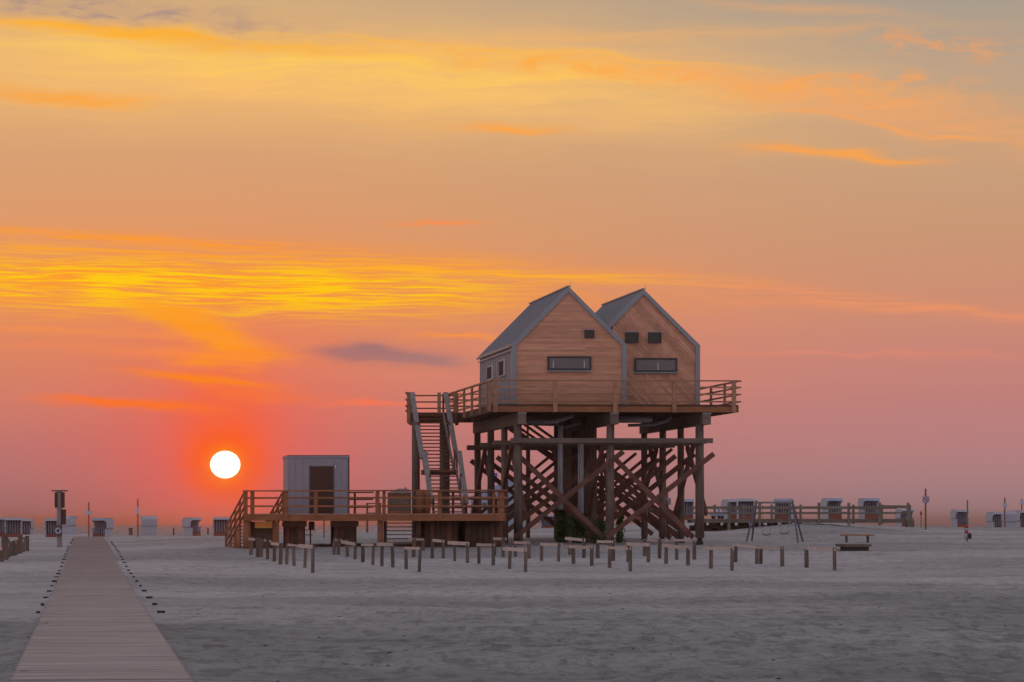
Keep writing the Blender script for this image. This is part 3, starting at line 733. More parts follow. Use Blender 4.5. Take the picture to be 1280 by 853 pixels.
# girders on piles
gu = [Uinv(p, 524, -.1)[0] for p in (652.4, 768, 883.3)]
for k, u_ in enumerate(gu):
    m = MB(); m.box(u_ - .17, u_ + .17, -.18, 13.4 if k < 1 else 13.6, 5.84, 6.34, U); g = m.build('girder', 'girder', pf)
    m = MB(); m.box(u_ - .19, u_ + .19, -.21, -.185, 6.30, 6.34, U); m.build('steel_plate', 'pipe', g)
pu = [Uinv(p, 600, .3)[0] for p in (648, 762, 874.8)]
pv = [0.3, 4.1, 8.1, 12.2]
for i, u_ in enumerate(pu):
    for j, v_ in enumerate(pv):
        b_ = U(u_, v_, 0); g0_ = zg0(b_.x, b_.y) - .3; lean = rnd.uniform(-.05, .05)
        r_ = rnd.uniform(.185, .20) if j == 0 else rnd.uniform(.15, .175)
        m = MB(); m.tube([(b_.x + lean * 0, b_.y, (.95 if (i == 2) else g0_)), (b_.x + lean * .4, b_.y, 3), (b_.x + lean, b_.y, 5.845)], [r_, r_ * .97, r_ * .9], 12)
        m.build('pile', 'pile', pf, True)
        if i == 2:
            m = MB(); m.tube([(b_.x, b_.y, g0_), (b_.x, b_.y, g0_ + .35), (b_.x, b_.y, .97)], [.24, .17, .09], 9); m.build('pile_foot', 'walk_dark', pf)
# extra piles under the middle of the house and the service core
for (p, v_) in ((697, 12.4), (709, 7.5), (716, 10.2), (731, 5.5), (741, 9.0)):
    u_ = Uinv(p, 600, v_)[0]; b_ = U(u_, v_, 0); r_ = rnd.uniform(.16, .19)
    m = MB(); m.tube([(b_.x, b_.y, zg0(b_.x, b_.y) - .3), (b_.x, b_.y, 6.3)], r_, 10); m.build('pile', 'pile', pf, True)
# cross timbers (waling) on each row
for j, v_ in enumerate(pv):
    m = MB(); m.box(pu[0] - (.55 if j else .35), pu[2] + .5, v_ - .33, v_ - .2, 5.04, 5.25, U); m.build('cross_timber', 'girder', pf)
    m = MB(); m.box(pu[0] - (.5 if j else .3), pu[2] + .35, v_ + .2, v_ + .32, 5.03, 5.24, U); m.build('cross_timber', 'under', pf)
    for k in (0, 1):
        if j:
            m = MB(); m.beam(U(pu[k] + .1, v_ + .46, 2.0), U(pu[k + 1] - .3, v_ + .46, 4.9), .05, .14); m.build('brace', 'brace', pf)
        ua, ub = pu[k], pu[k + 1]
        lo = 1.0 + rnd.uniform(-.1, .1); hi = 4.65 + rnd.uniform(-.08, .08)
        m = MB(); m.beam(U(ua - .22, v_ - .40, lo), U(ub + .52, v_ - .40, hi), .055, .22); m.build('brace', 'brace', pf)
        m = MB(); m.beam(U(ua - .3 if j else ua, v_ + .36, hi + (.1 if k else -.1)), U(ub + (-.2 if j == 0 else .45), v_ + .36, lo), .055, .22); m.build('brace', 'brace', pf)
# fore-and-aft crossed braces
for i, u_ in enumerate(pu):
    for (a, b_) in (((0, 1), (2, 3)) if i != 1 else ((0, 1), (1, 2), (2, 3))):
        va, vb = pv[a], pv[b_]
        m = MB(); m.beam(U(u_ - .27, va, 5.0), U(u_ - .27, vb, 2.0), .15, .22); m.build('brace', 'brace', pf)
        m = MB(); m.beam(U(u_ + .27, va, 2.0), U(u_ + .27, vb, 5.0), .15, .22); m.build('brace', 'brace', pf)
# pipes
def pipe(pts, r_, mt='pipe'):
    m = MB(); m.tube(pts, r_, 10); m.build('service_pipe', mt, pf, True)
for (p, v_, y0, y1, r_) in ((701.5, 3.2, 558, 637, .10), (698.3, 3.3, 558, 637, .05), (727.3, 2.6, 576, 642, .11), (723.6, 2.7, 578, 642, .05)):
    u_ = Uinv(p, y0, v_)[0]; Y = U(u_, v_, 0).y; pipe([U(u_, v_, zpx(y1, Y)), U(u_, v_, zpx(y0, Y) + .9)], r_ * .8, 'pipe_pale')
def upx(px, py, v_): u_, z_ = Uinv(px, py, v_); return U(u_, v_, z_)
pipe([upx(657, 527, 3), upx(690, 527.5, 3), upx(704, 524, 3), upx(717, 520, 3)], .10)
pipe([upx(704, 535, 5), upx(717, 531, 5), upx(727, 529, 5)], .07)
pipe([upx(773, 524.5, 2), upx(812, 524.5, 2), upx(816, 525, 2)], [.13, .13, .05])
pipe([upx(785, 532, 4), upx(818, 531, 4), upx(834, 526, 4), upx(839, 521, 4)], .07)
pipe([upx(660, 530.5, 6), upx(700, 531.5, 6)], .06)

# ------------------------------------------------------------------ stairs builder
def stair(rt, A, Bp, side, width, ntr, mt_str='grey_board', mt_tr='under', rail_h=.95, rails=3, board=False, name='flight'):
    """A top centre, Bp bottom centre of the walking line; side = unit vector to the right"""
    A = Vector(A); Bp = Vector(Bp); side = Vector(side); hw = width / 2
    for s in (-1, 1):
        m = MB(); m.beam(A + side * s * hw, Bp + side * s * hw, .06, .26); m.build('stringer', mt_str if board else mt_tr, rt)
        if board:
            m = MB(); m.beam(A + side * s * (hw + .12) + Vector((0, 0, rail_h)), Bp + side * s * (hw + .12) + Vector((0, 0, rail_h * .55)), .22, .07); m.build('handrail', mt_str, rt)
        else:
            for k in range(rails):
                h_ = rail_h * (k + 1) / rails
                m = MB(); m.beam(A + side * s * hw + Vector((0, 0, h_)), Bp + side * s * hw + Vector((0, 0, h_)), .05, .09); m.build('handrail', mt_tr, rt)
        n = max(2, int((A - Bp).length / 1.6))
        for k in range(n + 1):
            p = A.lerp(Bp, k / n) + side * s * (hw + .02)
            m = MB(); m.beam(p - Vector((0, 0, .05)), p + Vector((0, 0, rail_h - .04)), .09, .09); m.build('baluster', mt_tr, rt)
    d = (Bp - A); d.z = 0; d.normalize()
    for k in range(ntr):
        p = A.lerp(Bp, (k + .5) / ntr)
        m = MB(); m.quadbox([p + side * a * (hw - .03) + d * b_ + Vector((0, 0, c)) for c in (-.025, .025) for (a, b_) in ((-1, -.13), (1, -.13), (1, .13), (-1, .13))])
        m.build('tread', mt_tr, rt)
# front stair: landing beside the platform's left edge, two flights towards the viewer
st = thing('front_staircase', 'steep two-flight open timber stair with silvery handrail boards left of the house', 'staircase', (-3.9, 133, 1.97))
sd_ = Vector((1, 0.03, 0)).normalized()
TopL = Vector((xpx(536, 136.3), 136.3, 6.62)); MidA = Vector((xpx(549.5, 132.7), 132.7, 3.95)); MidB = Vector((MidA.x + .12, 131.9, 3.95)); Bot = Vector((xpx(561, 129.6), 129.6, 2.0))
stair(st, TopL, MidA, sd_, 1.30, 16, 'grey_board', 'brace', .98, board=True)
stair(st, MidB, Bot, sd_, 1.30, 11, 'grey_board', 'brace', .85, board=True)
m = MB(); m.box(MidA.x - .78, MidB.x + .72, MidB.y, MidA.y + .05, 3.86, 3.97); m.build('mid_landing', 'brace', st)
m = MB(); m.box(MidA.x - .80, MidB.x + .74, MidB.y - .06, MidB.y - .004, 3.74, 3.96); m.build('landing_beam', 'brace', st)
m = MB(); m.box(-4.72, -2.5, 136.3, 139.4, 6.58, 6.66); m.build('top_landing', 'under', st)
m = MB(); m.box(-4.74, -2.5, 136.22, 136.29, 6.18, 6.66); m.build('landing_beam', 'brace', st)
m = MB(); m.box(-4.74, -2.5, 139.41, 139.48, 6.30, 6.66); m.build('landing_beam', 'under', st)
m = MB(); m.box(-4.80, -4.745, 136.2, 139.45, 6.25, 6.66); m.build('landing_beam', 'under', st)
for z in (7.60, 7.30, 7.0, 6.78):
    m = MB(); m.beam((-4.86, 139.42, z), (-2.7, 139.42, z), .08, .06); m.build('landing_rail', 'brace', st)
    m = MB(); m.beam((-4.86, 136.1, z), (-4.86, 139.5, z), .10, .06); m.build('landing_rail', 'rail', st)
for (x_, y_) in ((-4.76, 136.25), (-4.76, 137.8), (-4.76, 139.38), (-3.36, 136.6), (-2.62, 136.4), (-2.6, 139.4)):
    m = MB(); m.box(x_ - .08, x_ + .08, y_ - .06, y_ + .06, 6.2, 7.62); m.build('landing_post', 'rail', st)
for (p, Y, r_, top) in ((519.8, 134.6, .185, 6.2), (553.5, 137.0, .15, 6.25), (557.8, 138.8, .17, 6.25), (521, 138.8, .15, 6.25)):
    x_ = xpx(p, Y); m = MB(); m.tube([(x_, Y, zg0(x_, Y) - .3), (x_, Y, top)], r_, 11); m.build('pile', 'pile', st, True)
# rear stair: descends to the right behind the piles
rs = thing('rear_staircase', 'long straight timber stair descending to the right behind the house piles', 'staircase', (3, 142.5, .9))
stair(rs, (xpx(622, 142.2), 142.2, 6.6), (xpx(735, 142.3), 142.3, 3.55), (0, 1, 0), 1.3, 18, 'under', 'brace', .95)
m = MB(); m.box(xpx(735, 142.3), xpx(752, 142.3), 141.6, 143.0, 3.45, 3.55); m.build('mid_landing', 'brace', rs)
stair(rs, (xpx(752, 142.3), 142.3, 3.55), (xpx(852, 142.4), 142.4, .85), (0, 1, 0), 1.3, 16, 'under', 'brace', .95)
for p in (660, 735, 752):
    for y_ in (141.6, 143.0):
        x_ = xpx(p, 142.3); m = MB(); m.tube([(x_, y_, .6), (x_, y_, 3.45 if p > 700 else 5.3)], .1, 8); m.build('stair_post', 'brace', rs)

# ------------------------------------------------------------------ lower deck
LA = Vector((xpx(304.5, 125.6), 125.6, 0)); LB = Vector((xpx(631, 123.2), 123.2, 0)); LD = (LB - LA); LW = LD.length; LD.normalize()
LN = Vector((-s9 * .6, 1, 0)).normalized()
def Lf(u, v, z): p = LA + LD * u + LN * v; return Vector((p.x, p.y, z))
LZ = 1.99
ld = thing('lower_deck', 'low timber deck with railings on squat pile groups, left of the house', 'deck', Lf(0, 0, .6))
dk = MB(); v = .02
while v < 7.6:
    dk.box(.02, LW - .02, v, v + .13, LZ - .06, LZ, Lf); v += .14
tag(dk.build('deck_boards', 'under', ld), kind='stuff')
def lu(px): 
    lo, hi = -5.0, 15.0
    for _ in range(40):
        mid = (lo + hi) / 2; p = Lf(mid, 0, 0)
        if CX + F * p.x / p.y < px: lo = mid
        else: hi = mid
    return lo
ju = lu(473)
m = MB(); m.box(0, ju - .01, -.04, .05, LZ - .29, LZ - .05, Lf); m.build('fascia', 'deckwood', ld)
m = MB(); m.box(ju + .01, LW, -.05, .05, LZ - .30, LZ - .05, Lf); m.build('fascia', 'deckwood', ld)
m = MB(); m.box(-.03, LW + .03, -.07, .10, LZ - .045, LZ + .005, Lf); m.build('edge_board', 'rail', ld)
m = MB(); m.box(LW + .004, LW + .06, 0, 7.6, LZ - .29, LZ - .05, Lf); m.build('fascia', 'deckwood', ld)
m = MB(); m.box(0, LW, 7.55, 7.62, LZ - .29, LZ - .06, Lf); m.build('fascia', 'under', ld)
LR = [2.96, 2.66, 2.31]
fp = [(p, h_) for p, h_ in ((307, .09), (315.5, .09), (357.5, .10), (394.6, .085), (472.2, .075), (480, .07), (549.5, .085), (617, .05), (627, .11))]
railing(ld, [((-.02, -.09), (ju, -.09)), ((ju, -.12), (LW + .1, -.12))], [(lu(p), -.04, LZ - .30, 2.95, h_) for p, h_ in fp], LR, 'deckwood', .09, .06, Lf)
railing(ld, [((LW - .02, -.1), (LW - .02, 5.0))], [(LW - .03, v_, LZ - .2, 2.95, .05) for v_ in (2.4, 4.9)], LR, 'deckwood', .09, .06, Lf)
railing(ld, [((lu(437) , 7.5), (LW - 5.3, 7.5))], [(u_, 7.5, LZ - .2, 2.95, .05) for u_ in (5.2, 6.2)], LR, 'brace', .09, .06, Lf)
railing(ld, [((9.6, 7.5), (LW, 7.5))], [(u_, 7.5, LZ - .2, 2.95, .05) for u_ in (9.7, 10.3, 10.9)], LR, 'brace', .09, .06, Lf)
# pile groups with cap beams
def pilegroup(px0, px1, v_, top, n, cap=None, thick=.17):
    u0, u1 = lu(px0), lu(px1)
    for k in range(n):
        uu = u0 + thick + (u1 - u0 - 2 * thick) * (k / (n - 1) if n > 1 else .5)
        for vv in (v_, v_ + 1.0):
            p = Lf(uu, vv, 0); g_ = zg0(p.x, p.y) - .3; r_ = thick * rnd.uniform(.85, 1.08)
            m = MB(); m.tube([(p.x, p.y, g_), (p.x, p.y, top)], r_, 9); m.build('pile', 'under' if rnd.random() < .6 else 'brace', ld, True)  # darker timber here paints in the shade beneath the deck
    if cap:
        m = MB(); m.box(lu(cap[0]), lu(cap[1]), v_ - .25, v_ + .0, top, LZ - .30, Lf); m.build('cap_beam', 'brace', ld)
        m = MB(); m.box(lu(cap[0]), lu(cap[1]), v_ + .8, v_ + 1.2, top, LZ - .30, Lf); m.build('cap_beam', 'brace', ld)
pilegroup(355, 382, .9, 1.45, 4, (353.5, 384))
pilegroup(417.5, 447, .9, 1.45, 4, (415, 449))
pilegroup(531, 576, .9, LZ - .3, 6)
pilegroup(583, 631, .9, LZ - .3, 6)
for v_ in (3.2, 6.0):
    pilegroup(360, 382, v_, LZ - .3, 3); pilegroup(420, 444, v_, LZ - .3, 3); pilegroup(535, 572, v_, LZ - .3, 4); pilegroup(586, 628, v_, LZ - .3, 4)
for (p, h_) in ((309, .17), (298.5, .10), (293.5, .08), (475.5, .12)):
    q = Lf(lu(p), .15, 0); m = MB(); m.tube([(q.x, q.y, .2), (q.x, q.y, LZ - .3 if p > 300 else (1.3 if p > 296 else 1.0))], h_, 9); m.build('pile', 'deckwood', ld, True)
m = MB(); m.box(lu(318.5), lu(340.5), .02, .05, 1.40, LZ - .32, Lf); pn = m.build('end_panel', 'glow_orange', ld)  # panel and strips: leaking orange and greenish glow painted as board colours
for (z0, z1) in ((1.60, 1.63), (1.385, 1.42)):
    m = MB(); m.box(lu(319), lu(340), -.004, .016, z0, z1, Lf); m.build('glow_strip', 'glow_olive', pn)
m = MB(); m.box(lu(312), lu(347), .4, .5, .3, 1.66, Lf); m.build('shade_panel', 'under', ld)  # dark sheet added in place of the shade under the end stair
m = MB(); m.box(lu(340.8), lu(349), .12, .3, .3, 1.66, Lf); m.build('pile', 'deckwood', ld)
# small steps under the joint between the two deck halves
sm = thing('small_steps', 'small flight of open treads seen below the deck between dark side boards', 'steps', Lf(lu(502), 1, .6))
for k in range(7):
    m = MB(); m.box(lu(483.5 - k * .4), lu(523 - k * .3), 1.2 - k * .16, 1.42 - k * .16, 1.58 - k * .165, 1.62 - k * .165, Lf); m.build('tread', 'brace', sm)
for (a, b_) in ((481.5, 484.5), (521, 527)):
    m = MB(); m.box(lu(a), lu(b_), .5, 1.5, .4, LZ - .31, Lf); m.build('side_board', 'under', sm)
# stair leaving the deck at its left end, away from the viewer
es = thing('end_stair', 'short stair with sloping rails at the left end of the low deck', 'staircase', Lf(0, .4, .6))
A0 = Lf(.05, .2, LZ); A1 = Lf(lu(354), .2, LZ); dn = Vector((-1.18, 4.0, -1.50))
for A_ in (A0, A1):
    for h_ in (.95, .65, .32, .02):
        m = MB(); m.beam(A_ + Vector((0, 0, h_)), A_ + dn + Vector((0, 0, h_)), .06, .085 if h_ < .9 else .06); m.build('stair_rail' if h_ > .1 else 'stringer', 'deckwood', es)
    for k in range(5):
        p = A_ + dn * (k / 4.0); m = MB(); m.beam(p - Vector((0, 0, .4)), p + Vector((0, 0, .95)), .09, .09); m.build('baluster', 'deckwood', es)
for k in range(10):
    a = A0 + dn * ((k + .5) / 10); b_ = A1 + dn * ((k + .5) / 10)
    m = MB(); m.beam(a, b_, .26, .04); m.build('tread', 'deckwood', es)

# ------------------------------------------------------------------ cabin on the lower deck
CB = thing('service_cabin', 'plain grey metal-clad cabin with dark brown door on the low deck', 'cabin', (xpx(398, 127.5), 127.5, LZ))
Yc = 127.5; x0, x1 = xpx(360, Yc), xpx(436.3, Yc); zt = zpx(570, Yc)
def Cf(u, v, z): return Vector((x0 + u - v * s9, Yc + v, z))
cw = x1 - x0; cd = 2.7
m = MB(); m.box(.04, cw - .04, .04, cd, LZ, zt - .04, Cf); bd = m.build('body', 'cabin', CB)
dx0, dx1 = xpx(388, Yc) - x0, xpx(416.2, Yc) - x0; zd = zpx(584, Yc)
k = 0.05; n_p = 9
edges = [.05, dx0 * .33, dx0 * .66, dx0 - .05, dx1 + .05, (dx1 + cw) / 2, cw - .05]
for i in range(len(edges) - 1):
    a, b_ = edges[i] + .004, edges[i + 1] - .004
    if abs(a - dx0) < .06 and b_ > dx0 + .2: m = MB(); m.box(a, b_, .0, .038, zd + .05, zt - .1, Cf)
    else: m = MB(); m.box(a, b_, .0, .038, LZ, zt - .1, Cf)
    m.build('cladding_panel', 'cabin', bd)
for i in range(4):
    m = MB(); m.box(.0, .038, .07 + i * .64, .07 + i * .64 + .63, LZ, zt - .1, Cf); m.build('cladding_panel', 'cabin', bd)
m = MB(); m.box(-.03, cw + .03, -.03, cd + .05, zt - .09, zt, Cf); m.build('roof_edge', 'trim', CB)
m = MB(); m.box(-.01, cw + .01, -.008, cd, zt + .002, zt + .03, Cf); m.build('roof', 'cabin_dark', CB)
m = MB(); m.box(cw - .05, cw + .02, -.012, .03, LZ, zt - .1, Cf); m.build('corner_trim', 'cabin_dark', CB)
m = MB(); m.box(-.012, .05, -.012, .03, LZ, zt - .1, Cf); m.build('corner_trim', 'trim', CB)
m = MB(); m.box(dx0, dx1, -.01, .03, LZ, zd, Cf); dr = m.build('door', 'door', CB)
m = MB(); m.box(dx0 - .05, dx0 - .002, -.02, .03, LZ, zd + .05, Cf).box(dx1 + .002, dx1 + .05, -.02, .03, LZ, zd + .05, Cf).box(dx0 - .002, dx1 + .002, -.02, .03, zd + .002, zd + .05, Cf); m.build('door_frame', 'cabin_dark', CB)
m = MB(); m.beam(Cf(dx0 + .3, -.05, LZ + 1.0), Cf(dx0 + .78, -.05, LZ + 1.0), .03, .03); m.build('handle', 'steel', dr)
q = Cf(xpx(419.3, Yc) - x0, -.06, zpx(582, Yc)); m = MB(); m.tube([q + Vector((0, 0, -.1)), q, q + Vector((0, 0, .1))], [.05, .03, .05], 8); m.build('wall_lamp', 'steel', CB)
# small kiosk box and barrels standing on the deck behind the rail
kx = xpx(499, 129); kk = thing('wooden_kiosk', 'small brown boarded kiosk with shallow grey roof behind the deck rail', 'kiosk', (kx, 129, LZ))
hw = 14 * 129 / F
m = MB(); m.box(kx - hw, kx + hw, 128.6, 129.8, LZ, zpx(617, 129)); kb = m.build('body', 'girder', kk)
zz = LZ + .02
while zz < zpx(619, 129):
    m = MB(); m.box(kx - hw + .01, kx + hw - .01, 128.57, 128.598, zz, zz + .12); m.build('board', 'deckwood' if rnd.random() < .5 else 'girder', kb); zz += .135
m = MB(); m.prism([(kx - hw - .06, 128.5, zpx(617, 129)), (kx + hw + .04, 128.5, zpx(617, 129)), (kx + hw - .1, 128.5, zpx(611.5, 129)), (kx + .0, 128.5, zpx(611, 129))], (0, 1.4, 0)); m.build('roof', 'grey_board', kk)
m = MB(); m.tube([(kx + .28, 128.9, zpx(612, 129)), (kx + .28, 128.9, zpx(609.5, 129))], .04, 8); m.build('roof_vent', 'cabin_dark', kk)
for i, (p, y_) in enumerate(((524.5, 128.6), (533, 128.9))):
    x_ = xpx(p, y_); br_ = thing('wooden_barrel', ['brown wooden barrel on the low deck, nearer the kiosk', 'brown wooden barrel on the low deck, nearer the main stair'][i], 'barrel', (x_, y_, LZ), 'barrels behind the deck rail')
    m = MB(); m.tube([(x_, y_, LZ), (x_, y_, LZ + .3), (x_, y_, LZ + .55), (x_, y_, LZ + .85), (x_, y_, LZ + 1.05)], [.15, .19, .20, .18, .13], 14); m.build('body', 'deckwood', br_, True)
    for h_ in (.25, .8):
        m = MB(); m.tube([(x_, y_, LZ + h_ - .02), (x_, y_, LZ + h_ + .02)], .205 if h_ > .5 else .195, 14); m.build('hoop', 'girder', br_)

# ------------------------------------------------------------------ ivy and shrubs among the piles
def shrub(lab, px_, Y, z0, z1, rad, n, seed):
    r2 = random.Random(seed); x_ = xpx(px_, Y)
    rt = thing('green_shrub', lab, 'shrub', (x_, Y, z0), 'greenery under the house')
    m = MB(); 
    for _ in range(4): m.tube([(x_ + r2.uniform(-.1, .1), Y, z0 - .2), (x_ + r2.uniform(-.3, .3) * rad, Y + r2.uniform(-.3, .3) * rad, z1 - .3)], [.035, .012], 5)
    m.build('stem', 'under', rt)
    m = MB()
    for _ in range(n):
        h_ = r2.random(); a = r2.uniform(0, 6.28); rr = rad * math.sqrt(r2.random()) * (1 - .35 * h_) * (0.7 + .5 * noise.noise(Vector((a, h_ * 4, seed))))
        c = Vector((x_ + rr * math.cos(a), Y + rr * math.sin(a), z0 + (z1 - z0) * h_)); s_ = r2.uniform(.05, .11)
        d1 = Vector((r2.uniform(-1, 1), r2.uniform(-1, 1), r2.uniform(-.6, .6))).normalized(); d2 = d1.cross(Vector((r2.uniform(-1, 1), r2.uniform(-1, 1), 1))).normalized()
        b0 = len(m.v); m.v += [c - d1 * s_, c + d2 * s_ * .5, c + d1 * s_, c - d2 * s_ * .5]; m.f.append((b0, b0 + 1, b0 + 2, b0 + 3))
    tag(m.build('foliage', 'leaf', rt), kind='stuff')
shrub('tall narrow ivy column climbing the pile beside the pale ribbed pipe', 702, 133, .7, 2.35, .36, 1100, 1)
shrub('low spreading green shrub between the ivy column and the middle front pile', 722, 132, .7, 2.2, .75, 1100, 2)
shrub('small shrub at the foot of the middle front pile', 750, 130.5, .7, 1.7, .5, 700, 3)
shrub('thin ragged shrub right of the middle front pile', 775, 133, .7, 2.1, .30, 500, 4)

# ------------------------------------------------------------------ beach chairs
def make_chair(idx):
    rt = thing('beach_chair', 'x', 'beach chair', (0, 0, 0))
    w2 = .62; d2 = .45
    # lower box: side walls, back, seat, foot drawers; hood on top.  front faces -Y
    m = MB()
    m.box(-w2, -w2 + .05, -d2, d2, .05, .82).box(w2 - .05, w2, -d2, d2, .05, .82).box(-w2 + .05, w2 - .05, d2 - .05, d2, .05, .82)
    m.build('basket', 'wicker', rt)
    m = MB()
    pts = [(-.20, .82), (.50, .82), (.62, 1.38), (.42, 1.60), (-.42, 1.62), (-.52, 1.42), (-.30, 1.30)]
    for sx in (-w2 - .01, w2 - .05):
        m = MB(); m.prism([(sx, y_, z_) for y_, z_ in pts], (.06, 0, 0)); m.build('hood_side', 'wicker', rt)
    m = MB(); m.quadbox([(-w2, .50, .80), (w2, .50, .80), (w2, .54, .80), (-w2, .54, .80), (-w2, .60, 1.38), (w2, .60, 1.38), (w2, .64, 1.38), (-w2, .64, 1.38)])
    m.quadbox([(-w2, .60, 1.36), (w2, .60, 1.36), (w2, .64, 1.38), (-w2, .64, 1.38), (-w2, .40, 1.59), (w2, .40, 1.59), (w2, .42, 1.62), (-w2, .42, 1.62)])
    m.build('hood_back', 'wicker', rt)
    m = MB(); m.box(-w2 - .02, w2 + .02, -.44, .42, 1.60, 1.64).quadbox([(-w2 - .02, -.54, 1.44), (w2 + .02, -.54, 1.44), (w2 + .02, -.51, 1.44), (-w2 - .02, -.51, 1.44), (-w2 - .02, -.44, 1.62), (w2 + .02, -.44, 1.62), (w2 + .02, -.41, 1.60), (-w2 - .02, -.41, 1.60)])
    m.build('canopy', 'bluecanvas' if idx % 2 else 'wicker', rt)
    n = 11; sw = (2 * w2 - .12) / n
    lin_ = MB(); lin_.box(-w2 + .05, w2 - .05, .405, .43, .50, 1.55); back = lin_.build('backrest', 'canvas_in', rt)
    for k in range(n):
        xa = -w2 + .06 + k * sw
        m = MB(); m.quadbox([(xa, .26, .45), (xa + sw * .94, .26, .45), (xa + sw * .94, .30, .45), (xa, .30, .45), (xa, .36, 1.34), (xa + sw * .94, .36, 1.34), (xa + sw * .94, .40, 1.34), (xa, .40, 1.34)])
        m.build('stripe', 'stripe_w' if k % 2 == 0 else 'stripe_b', back)
    m = MB(); m.box(-w2 + .055, w2 - .055, -.40, .28, .36, .45); m.build('seat', 'stripe_b', rt)
    m = MB(); m.box(-w2 + .055, w2 - .055, -.47, -.42, .05, .40); m.build('foot_drawer', 'redwood', rt)
    for s in (-1, 1):
        m = MB(); m.box(s * w2 - .045, s * w2 + .045, -.50, .50, .825, .86); m.build('armrest', 'redtrim', rt)
    return rt
protoA = make_chair(0); protoB = make_chair(1)
GL = 'hooded beach chairs scattered along the beach'
used = {0: False, 1: False}
def chair(px_, ybase, Y, rot, lab, kind=0, sc=1.0, hz=1.0):
    pr = protoA if kind == 0 else protoB
    if not used[kind]: o = pr; used[kind] = True
    else: o = copy_tree(pr)
    o.location = (xpx(px_, Y), Y, zpx(ybase, Y) - .03); o.rotation_euler = (0, 0, R(rot)); o.scale = (sc, sc, sc * hz)
    o['label'] = lab; o['category'] = 'beach chair'; o['group'] = GL
chair(-3, 671.5, 240, 60, 'white hooded beach chair half cut off by the left picture edge')
chair(17, 673, 232, 6, 'white beach chair with striped back behind the post row, the one standing most forward', 0)
chair(31, 672.5, 250, -4, 'smaller striped beach chair immediately right of the foremost one behind the post row', 0)
chair(66, 673.5, 236, 14, 'white beach chair with striped back partly hidden by the tall information post', 0)
chair(84.5, 669, 250, 150, 'beach chair turned away showing its wicker back, right of the information post', 0)
chair(128, 674.5, 222, -30, 'white beach chair with blue hood standing at the far end of the boardwalk', 1)
chair(186, 669, 250, 197, 'beach chair seen from behind beside the second thin pole right of the boardwalk', 0)
chair(240, 671.5, 245, 62, 'beach chair in side view opening right, on open sand near the deck stair', 0)
chair(276, 671.5, 240, 8, 'striped beach chair partly hidden by the sloping rails of the deck end stair', 0)
chair(857, 650.5, 228, -4, 'beach chair seen in the gap between the two right front house piles', 1)
chair(803, 652, 228, 10, 'beach chair mostly hidden behind the lower rear stair', 1)
chair(915, 650.5, 229, 28, 'beach chair turned half sideways, left one of the touching pair behind the walkway', 0)
chair(932, 650.5, 222, 2, 'beach chair with striped back, right one of the touching pair left of the swing', 0)
chair(979.5, 650, 226, -22, 'pale beach chair framed by the swing crossbar', 1)
chair(1040, 650, 222, 24, 'blue-hooded beach chair right of the swing behind the walkway rail', 1)
chair(1086, 650, 222, 20, 'blue-hooded beach chair above the low bench, behind the walkway rail', 1)
chair(1131, 659.5, 330 * .78, 24, 'small far beach chair half hidden by the right end of the walkway', 0)
chair(1200, 660, 262, 24, 'beach chair with red drawer directly left of the thin grey-green pole', 0)
chair(1245, 664, 250, 30, 'beach chair opening right, left of the sign pole near the right edge', 0)
chair(1264, 664, 238, 150, 'beach chair seen from behind just right of the sign pole near the right edge', 0)
chair(1279, 663, 240, 26, 'beach chair cut off by the right picture edge', 0)
chair(684, 662, 245, 12, 'striped beach chair seen through the left lattice of house braces', 1, 1.0, .75)
chair(578, 668, 225, -8, 'beach chair in the narrow gap between two dark pile groups under the deck', 1)

# ------------------------------------------------------------------ signs and poles
def pole(name, lab, cat, px_, y0, y1, Y, r_, mt, group=None):
    x_ = xpx(px_, Y); zb = zpx(y1, Y); rt = thing(name, lab, cat, (x_, Y, zb), group)
    m = MB(); m.tube([(x_, Y, zb - .3), (x_, Y, zpx(y0, Y))], r_, 8); m.build('pole', mt, rt); return rt
def plate(rt, a, b_, c, d, Y, mt='signplate', name='sign_plate', th=.03):
    m = MB(); m.box(xpx(a, Y), xpx(b_, Y), Y - .09 - th, Y - .09, zpx(d, Y), zpx(c, Y)); return m.build(name, mt, rt)
GP = 'thin sign poles on the beach'
s2 = pole('sign_pole', 'thin red-brown pole with small wide plate left of the boardwalk end chair', 'sign pole', 111, 628, 670, 232, .055, 'orange_post', GP); plate(s2, 107, 115, 639, 643.2, 232)
s3 = pole('sign_pole', 'thin red-brown pole with narrow edge-on plate beside the chair seen from behind', 'sign pole', 172.3, 624, 675, 215, .05, 'orange_post', GP); plate(s3, 170.2, 173.8, 634, 642.4, 215)
s7 = pole('sign_pole', 'thin reddish pole with pale square plate before the chairs near the right edge', 'sign pole', 1256, 622, 665, 225, .055, 'orange_post', GP); plate(s7, 1253, 1258.6, 629, 634.6, 225)
s8 = pole('sign_pole', 'thin reddish pole with wide pale plate at the right picture edge', 'sign pole', 1277.3, 624, 663, 245, .05, 'orange_post', GP); plate(s8, 1274, 1281, 626, 630, 245)
